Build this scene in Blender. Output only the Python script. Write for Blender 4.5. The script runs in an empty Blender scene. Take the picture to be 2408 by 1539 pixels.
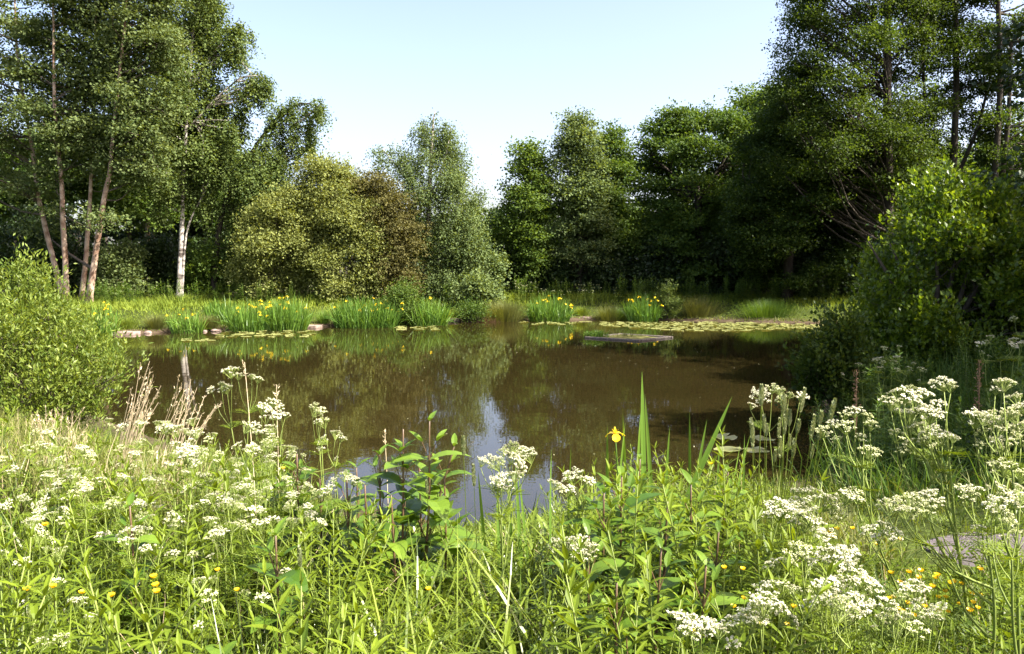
import bpy, math
import numpy as np
R = math.radians
sc = bpy.context.scene
C = sc.collection
rng = np.random.default_rng(11)

# ------------------------------------------------------------------ camera, sky, sun, exposure
CAMZ, PITCH, FPX = 2.2, R(4.65), 1844.0           # focal length in pixels of a 2408 px wide picture
cam_d = bpy.data.cameras.new('camera'); cam = bpy.data.objects.new('camera', cam_d); C.objects.link(cam)
cam.location = (0, 0, CAMZ); cam.rotation_euler = (R(90) - PITCH, 0, 0)
cam_d.sensor_width = 36; cam_d.lens = 36 * FPX / 2408; cam_d.clip_start = 0.05; cam_d.clip_end = 3000
sc.camera = cam
SUN_EL, SUN_AZ = R(48), R(113)                      # azimuth clockwise from the view direction (+Y)
w = bpy.data.worlds.new("World"); sc.world = w; w.use_nodes = True
nt = w.node_tree; bg = nt.nodes['Background']
sky = nt.nodes.new('ShaderNodeTexSky'); sky.sky_type = 'NISHITA'; sky.sun_disc = False
sky.sun_elevation = SUN_EL; sky.sun_rotation = SUN_AZ; sky.air_density = 0.85; sky.dust_density = 3.5; sky.ozone_density = 1.2
warm = nt.nodes.new('ShaderNodeMix'); warm.data_type = 'RGBA'; warm.blend_type = 'MULTIPLY'; warm.inputs[0].default_value = 1.0; warm.inputs[7].default_value = (1.15, 1.03, 0.99, 1)
nt.links.new(sky.outputs[0], warm.inputs[6]); nt.links.new(warm.outputs[2], bg.inputs[0]); bg.inputs[1].default_value = 0.118
sl = bpy.data.lights.new('sun', 'SUN'); so = bpy.data.objects.new('sun', sl); C.objects.link(so)
sl.energy = 5.0; sl.angle = R(0.53); sl.color = (1.0, 0.945, 0.84)
from mathutils import Vector
sdir = Vector((math.cos(SUN_EL) * math.sin(SUN_AZ), math.cos(SUN_EL) * math.cos(SUN_AZ), math.sin(SUN_EL)))
so.rotation_euler = sdir.to_track_quat('Z', 'Y').to_euler()
sc.view_settings.view_transform = 'Standard'; sc.view_settings.look = 'None'
sc.view_settings.exposure = 1.85; sc.view_settings.gamma = 1
sc.render.engine = 'CYCLES'
cy = sc.cycles
cy.max_bounces = 8; cy.diffuse_bounces = 3; cy.glossy_bounces = 3; cy.transmission_bounces = 4; cy.transparent_max_bounces = 6
cy.sample_clamp_indirect = 6; cy.use_denoising = True; cy.caustics_reflective = False; cy.caustics_refractive = False

# ------------------------------------------------------------------ helpers: picture <-> place
cP, sP = math.cos(PITCH), math.sin(PITCH)
def P(px, py, d):
    u = (px - 1204) / FPX; v = (769.5 - py) / FPX
    s = d / (cP + v * sP)
    return np.array([u * s, d, CAMZ + s * (-sP + v * cP)])
def top_z(px, py, d): return P(px, py, d)[2]
def to_px(x, y, z):
    f = y * cP - (z - CAMZ) * sP; up = y * sP + (z - CAMZ) * cP
    return 1204 + FPX * x / f, 769.5 - FPX * up / f

POND = np.array([(-7.4, 12.7), (-5.6, 10.7), (-3.6, 8.9), (-1.9, 7.2), (-0.4, 6.3), (0.9, 6.4), (2.0, 7.2), (3.1, 7.9), (4.0, 9.4),
                 (4.8, 12), (6.0, 16), (8.2, 21), (11.0, 25.6), (13.2, 27.4), (11.0, 28.4), (8, 29.6), (4.2, 30.6), (2.4, 30.3), (0.6, 30.1), (-2.2, 29.6),
                 (-4.3, 28.2), (-6.6, 27.1), (-8.4, 26.4), (-9.8, 25.6), (-11.2, 24.7), (-12.6, 24.3), (-14.8, 23.2), (-15.2, 21), (-13, 18.6), (-9.8, 15.4)])
def sdist(x, y):
    x = np.asarray(x, float); y = np.asarray(y, float)
    best = np.full(x.shape, 1e9); ins = np.zeros(x.shape, bool)
    n = len(POND)
    for i in range(n):
        ax, ay = POND[i]; bx, by = POND[(i + 1) % n]
        ex, ey = bx - ax, by - ay
        t = np.clip(((x - ax) * ex + (y - ay) * ey) / (ex * ex + ey * ey), 0, 1)
        best = np.minimum(best, (x - ax - t * ex) ** 2 + (y - ay - t * ey) ** 2)
        cr = (ay > y) != (by > y)
        with np.errstate(divide='ignore', invalid='ignore'):
            xi = ax + (y - ay) * ex / (ey if ey else 1e-9)
        ins ^= cr & (x < xi)
    s = np.sqrt(best)
    return np.where(ins, -s, s)
def ground(x, y):
    x = np.asarray(x, float); y = np.asarray(y, float)
    d = sdist(x, y)
    t = np.clip(d / 3.4, 0, 1); up = 0.09 + 0.5 * t * t * (3 - 2 * t)
    far = np.clip((y - 33) / 60, 0, 1) * 1.2 + np.clip((np.abs(x) - 18) / 80, 0, 1)
    wob = 0.035 * np.sin(x * 1.7 + y * 0.6) * np.cos(y * 1.3 - x * 0.4) * t
    out = up + far + wob
    return np.where(d > 0, np.where(d < 0.12, 0.09 * d / 0.12, out), np.maximum(-1.2, d * 0.6))
def gz(x, y): return float(ground(np.array([x]), np.array([y]))[0])

# ------------------------------------------------------------------ helpers: meshes
class Geo:
    def __init__(s): s.v = []; s.q = []; s.t = []; s.qt = []; s.tt = []; s.qm = []; s.tm = []; s.n = 0
    def add(s, v, q=None, t=None, qt=None, tt=None, m=0):
        v = np.asarray(v, float).reshape(-1, 3)
        if q is not None and len(q):
            q = np.asarray(q, int); s.q.append(q + s.n); s.qt.append(np.full(len(q), 0.5) if qt is None else np.broadcast_to(qt, (len(q),))); s.qm.append(np.full(len(q), m))
        if t is not None and len(t):
            t = np.asarray(t, int); s.t.append(t + s.n); s.tt.append(np.full(len(t), 0.5) if tt is None else np.broadcast_to(tt, (len(t),))); s.tm.append(np.full(len(t), m))
        s.v.append(v); s.n += len(v); return s
    def mesh(s, name, mats, smooth=False):
        v = np.concatenate(s.v) if s.v else np.zeros((0, 3))
        q = np.concatenate(s.q) if s.q else np.zeros((0, 4), int); t = np.concatenate(s.t) if s.t else np.zeros((0, 3), int)
        tint = np.concatenate((s.qt or [np.zeros(0)]) + (s.tt or [])); mi = np.concatenate((s.qm or [np.zeros(0, int)]) + (s.tm or []))
        me = bpy.data.meshes.new(name)
        me.vertices.add(len(v)); me.vertices.foreach_set('co', v.astype(np.float32).ravel())
        li = np.concatenate([q.ravel(), t.ravel()]).astype(np.int32)
        me.loops.add(len(li)); me.loops.foreach_set('vertex_index', li)
        nf = len(q) + len(t); me.polygons.add(nf)
        st = np.concatenate([np.arange(len(q)) * 4, len(q) * 4 + np.arange(len(t)) * 3]).astype(np.int32)
        me.polygons.foreach_set('loop_start', st)
        for m in (mats if isinstance(mats, (list, tuple)) else [mats]): me.materials.append(m)
        me.polygons.foreach_set('material_index', mi.astype(np.int32))
        me.polygons.foreach_set('use_smooth', np.full(nf, smooth))
        me.update(calc_edges=True)
        a = me.attributes.new('tint', 'FLOAT', 'FACE'); a.data.foreach_set('value', np.clip(tint, 0, 1).astype(np.float32))
        return me
def unit(a):
    a = np.asarray(a, float); return a / (np.linalg.norm(a, axis=-1, keepdims=True) + 1e-9)
def rand_dir(n): return unit(rng.normal(size=(n, 3)))
def side_of(D, N):
    S = np.cross(D, N); bad = np.linalg.norm(S, axis=1) < 1e-3
    if bad.any(): S[bad] = np.cross(D[bad], [0.31, 0.87, 0.2])
    S = unit(S); return S, unit(np.cross(S, D))
def rhombs(g, Pt, D, N, L, W, tint, m=0, fold=0.12):
    n = len(Pt); L = np.broadcast_to(L, (n,))[:, None]; W = np.broadcast_to(W, (n,))[:, None]
    S, N = side_of(D, N)
    mid = Pt + D * L * 0.45 + N * W * fold
    v = np.stack([Pt, mid + S * W / 2, Pt + D * L, mid - S * W / 2], 1)
    g.add(v, np.arange(n * 4).reshape(n, 4), qt=tint, m=m)
def blades(g, Pt, D, N, L, W, prof, curve, tint, m=0, fold=0.0, twist=0.0):
    """Ribbons along D that bend away from N (curve) with the width profile prof = [(t, w), ...]."""
    n = len(Pt); D = unit(D); S, N = side_of(D, N)
    L = np.broadcast_to(L, (n,)); W = np.broadcast_to(W, (n,)); curve = np.broadcast_to(curve, (n,))
    tint = np.broadcast_to(tint, (n,)); tw = np.broadcast_to(twist, (n,))
    rows = []; k = 3 if fold else 2
    for t, wd in prof:
        ang = curve * t                              # arc: tangent turns by ang
        cc = np.where(np.abs(curve) < 1e-3, t, np.sin(ang) / np.where(np.abs(curve) < 1e-3, 1, curve))
        ss = np.where(np.abs(curve) < 1e-3, 0, (1 - np.cos(ang)) / np.where(np.abs(curve) < 1e-3, 1, curve))
        c = Pt + (D * cc[:, None] - N * ss[:, None]) * L[:, None]
        n2 = N * np.cos(ang)[:, None] + D * np.sin(ang)[:, None]
        s2 = S * np.cos(tw * t)[:, None] + n2 * np.sin(tw * t)[:, None]
        h = (W * wd / 2)[:, None]
        if fold: rows += [c + s2 * h + n2 * h * fold, c, c - s2 * h + n2 * h * fold]
        else: rows += [c + s2 * h, c - s2 * h]
    v = np.stack(rows, 1); nv = v.shape[1]; base = np.arange(n)[:, None] * nv; q = []
    for i in range(len(prof) - 1):
        for j in range(k - 1):
            a = i * k + j; q.append(np.concatenate([base + a, base + a + 1, base + a + k + 1, base + a + k], 1))
    nq = len(q); q = np.stack(q, 1).reshape(-1, 4)
    g.add(v, q, qt=np.repeat(tint, nq), m=m)
def sticks(g, A, B, ra, rb, tint=0.5, m=0):
    A = np.asarray(A, float).reshape(-1, 3); B = np.asarray(B, float).reshape(-1, 3); n = len(A)
    D = unit(B - A); S, N = side_of(D, np.broadcast_to([0.2, 0.35, 0.9], D.shape).copy())
    ra = np.broadcast_to(ra, (n,))[:, None]; rb = np.broadcast_to(rb, (n,))[:, None]; v = []
    for P0, r in ((A, ra), (B, rb)):
        for a in (0, 2.094, 4.189): v.append(P0 + (S * math.cos(a) + N * math.sin(a)) * r)
    v = np.stack(v, 1); b = np.arange(n)[:, None] * 6
    q = np.stack([np.concatenate([b + i, b + (i + 1) % 3, b + 3 + (i + 1) % 3, b + 3 + i], 1) for i in range(3)], 1).reshape(-1, 4)
    g.add(v, q, qt=np.repeat(np.broadcast_to(tint, (n,)), 3), m=m)
def tube(g, pts, rad, sides=8, tint=0.5, m=0, lump=0.0):
    pts = np.asarray(pts, float); n = len(pts); rad = np.broadcast_to(rad, (n,))
    T = np.gradient(pts, axis=0); T = unit(T)
    ref = np.array([1.0, 0.05, 0]) if abs(T[0][0]) < 0.8 else np.array([0, 1.0, 0])
    v = []
    for i in range(n):
        s = unit(np.cross(T[i], ref)); u = np.cross(s, T[i])
        for j in range(sides):
            a = 2 * math.pi * j / sides; r = rad[i] * (1 + lump * math.sin(3 * a + i * 1.3) + lump * 0.6 * math.sin(5 * a - i))
            v.append(pts[i] + (s * math.cos(a) + u * math.sin(a)) * r)
    q = [(i * sides + j, i * sides + (j + 1) % sides, (i + 1) * sides + (j + 1) % sides, (i + 1) * sides + j) for i in range(n - 1) for j in range(sides)]
    cap = len(v); v.append(pts[-1] + T[-1] * rad[-1] * 0.5)
    t = [((n - 1) * sides + j, (n - 1) * sides + (j + 1) % sides, cap) for j in range(sides)]
    g.add(v, q, t, tint, tint, m)
def curve_pts(pts, n):
    """Catmull-Rom through pts."""
    p = np.asarray(pts, float); p = np.vstack([2 * p[0] - p[1], p, 2 * p[-1] - p[-2]]); out = []
    for s in np.linspace(0, len(p) - 3 - 1e-6, n):
        i = int(s); t = s - i; a, b, c, d = p[i:i + 4]
        out.append(0.5 * (2 * b + (c - a) * t + (2 * a - 5 * b + 4 * c - d) * t * t + (3 * b - a - 3 * c + d) * t ** 3))
    return np.array(out)

# ------------------------------------------------------------------ helpers: objects
def tag(o, label=None, cat=None, group=None, kind=None):
    if label: o['label'] = label
    if cat: o['category'] = cat
    if group: o['group'] = group
    if kind or cat: o['kind'] = kind or 'thing'
    return o
def empty(name, loc, label, cat, group=None, rz=0):
    o = bpy.data.objects.new(name, None); C.objects.link(o); o.location = [float(a) for a in loc]; o.rotation_euler = (0, 0, rz); o.empty_display_size = 0.1
    return tag(o, label, cat, group)
def obj(name, me, parent=None, loc=None, rot=None, s=None):
    o = bpy.data.objects.new(name, me); C.objects.link(o)
    if parent: o.parent = parent
    if loc is not None: o.location = [float(a) for a in loc]
    if rot is not None: o.rotation_euler = [float(a) for a in rot]
    if s is not None: o.scale = (s, s, s)
    return o
KIDS = {}
def copy_thing(src, loc, rz, s, label=None, group=None, tilt=(0, 0)):
    r = src.copy(); C.objects.link(r); r.location = [float(a) for a in loc]; r.rotation_euler = (float(tilt[0]), float(tilt[1]), float(rz))
    r.scale = (float(s),) * 3
    if label: r['label'] = label
    if group: r['group'] = group
    for ch in KIDS[src.name]:
        c = ch.copy(); C.objects.link(c); c.parent = r
    return r
class Proto:
    """First place() moves the built thing itself, later ones copy it with its parts."""
    def __init__(s, root): s.root = root; s.used = False; KIDS[root.name] = list(root.children)
    def place(s, loc, rz, sca, label, group=None, tilt=(0, 0)):
        if s.used: return copy_thing(s.root, loc, rz, sca, label, group, tilt)
        s.used = True; o = s.root; o.location = [float(a) for a in loc]; o.rotation_euler = (float(tilt[0]), float(tilt[1]), float(rz)); o.scale = (float(sca),) * 3
        o['label'] = label
        if group: o['group'] = group
        return o

# ------------------------------------------------------------------ materials
def mat(name):
    m = bpy.data.materials.new(name); m.use_nodes = True
    return m, m.node_tree, m.node_tree.nodes['Principled BSDF']
def leaf_mat(name, dark, light, transl=0.35, rough=0.5, spec=0.35, tcol=None, hue=0.0):
    m, nt, b = mat(name); N = nt.nodes; Lk = nt.links
    at = N.new('ShaderNodeAttribute'); at.attribute_name = 'tint'
    oi = N.new('ShaderNodeObjectInfo')
    mx = N.new('ShaderNodeMath'); mx.operation = 'MULTIPLY_ADD'; mx.inputs[1].default_value = 0.3; mx.inputs[2].default_value = -0.15; Lk.new(oi.outputs['Random'], mx.inputs[0])
    ad = N.new('ShaderNodeMath'); ad.operation = 'ADD'; Lk.new(at.outputs['Fac'], ad.inputs[0]); Lk.new(mx.outputs[0], ad.inputs[1])
    rp = N.new('ShaderNodeValToRGB'); rp.color_ramp.elements[0].color = (*dark, 1); rp.color_ramp.elements[1].color = (*light, 1)
    rp.color_ramp.elements[0].position = 0.1; rp.color_ramp.elements[1].position = 0.95
    Lk.new(ad.outputs[0], rp.inputs[0]); Lk.new(rp.outputs[0], b.inputs['Base Color'])
    b.inputs['Roughness'].default_value = rough; b.inputs['Specular IOR Level'].default_value = spec
    tr = N.new('ShaderNodeBsdfTranslucent')
    mc = N.new('ShaderNodeMix'); mc.data_type = 'RGBA'; mc.blend_type = 'MULTIPLY'; mc.inputs[0].default_value = 1.0
    Lk.new(rp.outputs[0], mc.inputs[6]); mc.inputs[7].default_value = (*(tcol or (1.5, 1.35, 0.5)), 1); Lk.new(mc.outputs[2], tr.inputs[0])
    ms = N.new('ShaderNodeMixShader'); ms.inputs[0].default_value = transl
    Lk.new(b.outputs[0], ms.inputs[1]); Lk.new(tr.outputs[0], ms.inputs[2]); Lk.new(ms.outputs[0], N['Material Output'].inputs[0])
    return m
def solid_mat(name, c1, c2, scale=6.0, rough=0.7, spec=0.3, bump=0.0, stretch=(1, 1, 1), contrast=(0.3, 0.7), detail=5):
    m, nt, b = mat(name); N = nt.nodes; Lk = nt.links
    tc = N.new('ShaderNodeTexCoord'); mp = N.new('ShaderNodeMapping'); mp.inputs['Scale'].default_value = stretch
    no = N.new('ShaderNodeTexNoise'); no.inputs['Scale'].default_value = scale; no.inputs['Detail'].default_value = detail
    rp = N.new('ShaderNodeValToRGB'); rp.color_ramp.elements[0].color = (*c1, 1); rp.color_ramp.elements[1].color = (*c2, 1)
    rp.color_ramp.elements[0].position, rp.color_ramp.elements[1].position = contrast
    Lk.new(tc.outputs['Object'], mp.inputs[0]); Lk.new(mp.outputs[0], no.inputs[0]); Lk.new(no.outputs['Fac'], rp.inputs[0]); Lk.new(rp.outputs[0], b.inputs['Base Color'])
    b.inputs['Roughness'].default_value = rough; b.inputs['Specular IOR Level'].default_value = spec
    if bump:
        bp = N.new('ShaderNodeBump'); bp.inputs['Strength'].default_value = bump; bp.inputs['Distance'].default_value = 0.02
        Lk.new(no.outputs['Fac'], bp.inputs['Height']); Lk.new(bp.outputs[0], b.inputs['Normal'])
    return m
M = {}
M['aspen'] = leaf_mat('aspen_leaf', (0.054, 0.084, 0.024), (0.162, 0.204, 0.070), 0.3, 0.6, 0.15)
M['birch'] = leaf_mat('birch_leaf', (0.050, 0.084, 0.022), (0.156, 0.204, 0.054), 0.32, 0.6, 0.15)
M['grey_birch'] = leaf_mat('grey_birch_leaf', (0.069, 0.106, 0.035), (0.181, 0.237, 0.085), 0.35, 0.6, 0.15)
M['willow'] = leaf_mat('willow_leaf', (0.088, 0.112, 0.028), (0.245, 0.275, 0.085), 0.35, 0.6, 0.12)
M['hawthorn'] = leaf_mat('hawthorn_leaf', (0.055, 0.056, 0.017), (0.125, 0.118, 0.038), 0.25, 0.6, 0.12)
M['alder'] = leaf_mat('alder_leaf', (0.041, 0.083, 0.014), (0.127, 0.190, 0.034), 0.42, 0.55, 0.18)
M['alder_r'] = leaf_mat('shaded_alder_leaf', (0.024, 0.050, 0.008), (0.078, 0.120, 0.020), 0.48, 0.5, 0.2)  # darker copy of the alder leaf: shade of the right-hand trees put into the colour
M['dark'] = leaf_mat('shade_leaf', (0.016, 0.032, 0.010), (0.050, 0.085, 0.022), 0.32, 0.45, 0.35)  # leaf colour darkened to carry the shade in and under the wood
M['bush_r'] = leaf_mat('alder_bush_leaf', (0.054, 0.104, 0.009), (0.213, 0.293, 0.023), 0.45, 0.35, 0.4)
M['bush_l'] = leaf_mat('sallow_leaf', (0.075, 0.125, 0.016), (0.235, 0.29, 0.048), 0.4, 0.45, 0.3)
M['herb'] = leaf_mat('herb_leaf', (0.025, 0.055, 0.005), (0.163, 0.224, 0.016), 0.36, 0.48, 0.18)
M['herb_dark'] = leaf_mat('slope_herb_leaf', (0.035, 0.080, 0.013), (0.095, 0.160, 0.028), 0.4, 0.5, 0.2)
M['figwort'] = leaf_mat('figwort_leaf', (0.055, 0.115, 0.010), (0.150, 0.235, 0.022), 0.36, 0.36, 0.4)
M['grass'] = leaf_mat('grass_blade', (0.026, 0.054, 0.006), (0.163, 0.211, 0.022), 0.30, 0.45, 0.3)
M['arch'] = leaf_mat('arching_grass_blade', (0.040, 0.080, 0.008), (0.176, 0.233, 0.026), 0.30, 0.30, 0.5)
M['bankgrass'] = leaf_mat('bank_grass_blade', (0.075, 0.125, 0.014), (0.225, 0.285, 0.040), 0.35, 0.6, 0.12)
M['iris'] = leaf_mat('iris_blade', (0.055, 0.127, 0.018), (0.154, 0.259, 0.037), 0.35, 0.4, 0.35)
M['rush'] = leaf_mat('rush_blade', (0.072, 0.095, 0.023), (0.171, 0.180, 0.052), 0.3, 0.55, 0.2)
M['dry'] = leaf_mat('dry_straw', (0.36, 0.29, 0.17), (0.70, 0.60, 0.40), 0.2, 0.6, 0.25, (1.2, 1.0, 0.7))
M['brown'] = leaf_mat('brown_straw', (0.16, 0.10, 0.055), (0.30, 0.20, 0.11), 0.2, 0.6, 0.2, (1.2, 1.0, 0.7))
M['white'] = leaf_mat('white_petal', (0.50, 0.49, 0.30), (0.78, 0.76, 0.60), 0.3, 0.6, 0.2, (1.0, 1.0, 0.85))
M['cream'] = leaf_mat('cream_bud', (0.42, 0.45, 0.20), (0.70, 0.70, 0.45), 0.3, 0.6, 0.2, (1.0, 1.0, 0.8))
M['yellow'] = leaf_mat('yellow_petal', (0.75, 0.50, 0.010), (0.90, 0.70, 0.03), 0.3, 0.35, 0.4, (1.0, 0.9, 0.5))
M['stalk'] = leaf_mat('green_stalk', (0.11, 0.155, 0.030), (0.25, 0.31, 0.075), 0.1, 0.5, 0.25)
M['redstalk'] = leaf_mat('red_stalk', (0.060, 0.045, 0.022), (0.15, 0.085, 0.045), 0.0, 0.4, 0.4)
M['seed'] = leaf_mat('green_seed_head', (0.16, 0.20, 0.085), (0.34, 0.37, 0.20), 0.2, 0.6, 0.2)
M['pad'] = leaf_mat('lily_pad_leaf', (0.158, 0.180, 0.054), (0.288, 0.288, 0.108), 0.15, 0.3, 0.5)
M['birchbark'] = solid_mat('birch_bark', (0.07, 0.055, 0.045), (0.46, 0.42, 0.37), 2.6, 0.7, 0.3, 0.4, (1, 1, 2.6), (0.36, 0.55))
M['redbark'] = solid_mat('reddish_bark', (0.17, 0.10, 0.065), (0.46, 0.36, 0.27), 3.0, 0.75, 0.25, 0.4, (1, 1, 1.2), (0.35, 0.68))
M['bark'] = solid_mat('dark_bark', (0.022, 0.018, 0.013), (0.075, 0.062, 0.048), 7.0, 0.85, 0.2, 0.7, (1, 1, 0.25))
M['twig'] = solid_mat('twig_bark', (0.05, 0.04, 0.028), (0.12, 0.10, 0.075), 9.0, 0.8, 0.2)
M['stone'] = solid_mat('pink_stone', (0.11, 0.080, 0.064), (0.33, 0.25, 0.21), 7.0, 0.85, 0.2, 0.5)
M['grey_wood'] = solid_mat('weathered_wood', (0.050, 0.040, 0.030), (0.19, 0.165, 0.14), 5.0, 0.75, 0.25, 0.4, (1, 9, 9))

# ------------------------------------------------------------------ setting: ground, water, path
def build_ground():
    ax = np.concatenate([[-900, -400, -200, -110, -70, -50, -40], np.arange(-32, -12, 0.4), np.arange(-12, 12, 0.2), np.arange(12, 32.01, 0.4), [40, 50, 70, 110, 200, 400, 900]])
    ay = np.concatenate([[-300, -100, -40, -18, -10], np.arange(-6, 14, 0.2), np.arange(14, 46.01, 0.4), [52, 60, 75, 100, 160, 300, 700, 1500]])
    X, Y = np.meshgrid(ax, ay); Z = ground(X.ravel(), Y.ravel())
    nx, ny = len(ax), len(ay); i = np.arange(nx * ny).reshape(ny, nx)
    q = np.stack([i[:-1, :-1], i[:-1, 1:], i[1:, 1:], i[1:, :-1]], -1).reshape(-1, 4)
    g = Geo().add(np.stack([X.ravel(), Y.ravel(), Z], 1), q)
    m, nt, b = mat('bank_soil_and_turf'); N = nt.nodes; Lk = nt.links
    geo = N.new('ShaderNodeNewGeometry')
    n1 = N.new('ShaderNodeTexNoise'); n1.inputs['Scale'].default_value = 0.7; n1.inputs['Detail'].default_value = 6
    n2 = N.new('ShaderNodeTexNoise'); n2.inputs['Scale'].default_value = 14; n2.inputs['Detail'].default_value = 6
    for n in (n1, n2): Lk.new(geo.outputs['Position'], n.inputs[0])
    r1 = N.new('ShaderNodeValToRGB'); e = r1.color_ramp.elements
    e[0].position, e[0].color = 0.35, (0.030, 0.045, 0.010, 1); e[1].position, e[1].color = 0.65, (0.065, 0.090, 0.018, 1)
    r2 = N.new('ShaderNodeValToRGB'); e = r2.color_ramp.elements
    e[0].position, e[0].color = 0.3, (0.35, 0.30, 0.22, 1); e[1].position, e[1].color = 0.65, (1, 1, 1, 1)
    Lk.new(n1.outputs['Fac'], r1.inputs[0]); Lk.new(n2.outputs['Fac'], r2.inputs[0])
    mx = N.new('ShaderNodeMix'); mx.data_type = 'RGBA'; mx.blend_type = 'MULTIPLY'; mx.inputs[0].default_value = 1
    Lk.new(r1.outputs[0], mx.inputs[6]); Lk.new(r2.outputs[0], mx.inputs[7]); 
    # bare mud at the water's edge
    sx = N.new('ShaderNodeSeparateXYZ'); Lk.new(geo.outputs['Position'], sx.inputs[0])
    mr = N.new('ShaderNodeMapRange'); mr.inputs[1].default_value = 0.06; mr.inputs[2].default_value = 0.16; Lk.new(sx.outputs['Z'], mr.inputs[0])
    m2 = N.new('ShaderNodeMix'); m2.data_type = 'RGBA'; Lk.new(mr.outputs[0], m2.inputs[0]); m2.inputs[6].default_value = (0.075, 0.055, 0.035, 1); Lk.new(mx.outputs[2], m2.inputs[7])
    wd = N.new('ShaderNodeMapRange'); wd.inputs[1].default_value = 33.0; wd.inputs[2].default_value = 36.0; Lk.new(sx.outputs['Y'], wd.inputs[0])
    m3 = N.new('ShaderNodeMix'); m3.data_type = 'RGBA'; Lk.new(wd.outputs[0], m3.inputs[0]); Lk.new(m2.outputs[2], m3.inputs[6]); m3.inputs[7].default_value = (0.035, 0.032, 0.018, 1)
    Lk.new(m3.outputs[2], b.inputs['Base Color']); b.inputs['Roughness'].default_value = 0.95; b.inputs['Specular IOR Level'].default_value = 0.1
    bp = N.new('ShaderNodeBump'); bp.inputs['Strength'].default_value = 0.6; bp.inputs['Distance'].default_value = 0.05
    Lk.new(n2.outputs['Fac'], bp.inputs['Height']); Lk.new(bp.outputs[0], b.inputs['Normal'])
    tag(obj('ground', g.mesh('ground', m, True)), kind='structure')
build_ground()
def build_water():
    g = Geo(); g.add([(-17, 5.6, 0), (15, 5.6, 0), (15, 32, 0), (-17, 32, 0)], [(0, 1, 2, 3)])
    m, nt, b = mat('pond_water'); N = nt.nodes; Lk = nt.links
    geo = N.new('ShaderNodeNewGeometry')
    n0 = N.new('ShaderNodeTexNoise'); n0.inputs['Scale'].default_value = 0.35; n0.inputs['Detail'].default_value = 3; Lk.new(geo.outputs['Position'], n0.inputs[0])
    rp = N.new('ShaderNodeValToRGB'); e = rp.color_ramp.elements
    e[0].position, e[0].color = 0.3, (0.017, 0.0130, 0.0040, 1); e[1].position, e[1].color = 0.7, (0.021, 0.016, 0.0050, 1)
    Lk.new(n0.outputs['Fac'], rp.inputs[0]); Lk.new(rp.outputs[0], b.inputs['Base Color'])
    b.inputs['Roughness'].default_value = 0.012; b.inputs['IOR'].default_value = 1.48; b.inputs['Specular IOR Level'].default_value = 0.5
    mp = N.new('ShaderNodeMapping'); mp.inputs['Scale'].default_value = (1.0, 1.6, 1); Lk.new(geo.outputs['Position'], mp.inputs[0])
    n1 = N.new('ShaderNodeTexNoise'); n1.inputs['Scale'].default_value = 2.2; n1.inputs['Detail'].default_value = 3; n1.inputs['Roughness'].default_value = 0.55; Lk.new(mp.outputs[0], n1.inputs[0])
    bp = N.new('ShaderNodeBump'); bp.inputs['Strength'].default_value = 0.035; bp.inputs['Distance'].default_value = 0.03
    Lk.new(n1.outputs['Fac'], bp.inputs['Height']); Lk.new(bp.outputs[0], b.inputs['Normal'])
    tag(obj('water', g.mesh('water', m)), kind='structure')
build_water()
def build_path():
    ctr = curve_pts([(24, -2), (12, 0.2), (6.6, 1.9), (4.3, 3.35), (3.3, 4.15), (2.75, 4.5), (2.5, 4.65)], 60)
    ctr = np.column_stack([ctr, np.zeros(60)]) if ctr.shape[1] == 2 else ctr
    T = unit(np.gradient(ctr, axis=0)); S = np.stack([-T[:, 1], T[:, 0], T[:, 2] * 0], 1)
    rows = []
    for off in (-0.55, -0.34, 0, 0.34, 0.55):
        wdt = np.where(np.arange(60) > 47, 1 - .85 * ((np.arange(60) - 47) / 12.0) ** 2, 1)[:, None] * (1 + .06 * np.sin(np.arange(60) * .9)[:, None])
        p = ctr + S * (off * wdt + 0.05 * np.sin(np.arange(60) * 1.7)[:, None] * (abs(off) > 0.36))
        p[:, 2] = ground(p[:, 0], p[:, 1]) + (0.012 if abs(off) < 0.36 else -0.05); rows.append(p)
    v = np.stack(rows, 1).reshape(-1, 3)
    q = [(i * 5 + j, i * 5 + j + 1, i * 5 + j + 6, i * 5 + j + 5) for i in range(59) for j in range(4)]
    m = solid_mat('tarmac_path', (0.075, 0.063, 0.064), (0.135, 0.116, 0.117), 30, 0.9, 0.2, 0.4)
    tag(obj('path', Geo().add(v, q).mesh('path', m)), kind='structure')
build_path()
# ------------------------------------------------------------------ trees and bushes
CLUMP = 0.85
def outline_lobes(rows, d, n, r, depth=0.8, squash=0.75, back=0.5):
    """Clumps filling a crown given as rows (py, px left, px right) at depth d: a rounded volume, not a card."""
    rows = sorted(rows); ys = np.array([a[0] for a in rows], float); ls = np.array([a[1] for a in rows], float); rs = np.array([a[2] for a in rows], float)
    k = d / FPX; out = []; n = max(6, int(n * CLUMP)); r = r * 0.98
    grid = np.linspace(ys[0], ys[-1], 200); wd = np.interp(grid, ys, rs) - np.interp(grid, ys, ls) + 8
    py = np.interp((np.arange(n) + rng.random(n)) / n, np.cumsum(wd) / wd.sum(), grid)
    for y in py:
        a, b = np.interp(y, ys, ls), np.interp(y, ys, rs); half = max((b - a) / 2, 1); rr = r * rng.uniform(0.5, 1.35)
        hp = max(half - 0.45 * rr / k, 2)
        t = rng.uniform(-1, 1); t = math.copysign(abs(t) ** 0.8, t)
        dd = math.sqrt(max(0, 1 - t * t)) * half * k * depth * (1 if rng.random() < back else -1) * rng.uniform(0.25, 1)
        c = P((a + b) / 2 + t * hp, y, d); c[1] += dd
        out.append((c, np.array([rr, rr, rr * squash])))
    return out
def px_lobe(px, py, rx, ry, d, dd=0.0, depth=0.9):
    c = P(px, py, d); k = d / FPX; c[1] += dd
    return (c, np.array([rx * k, rx * k * depth, ry * k]))
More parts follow.
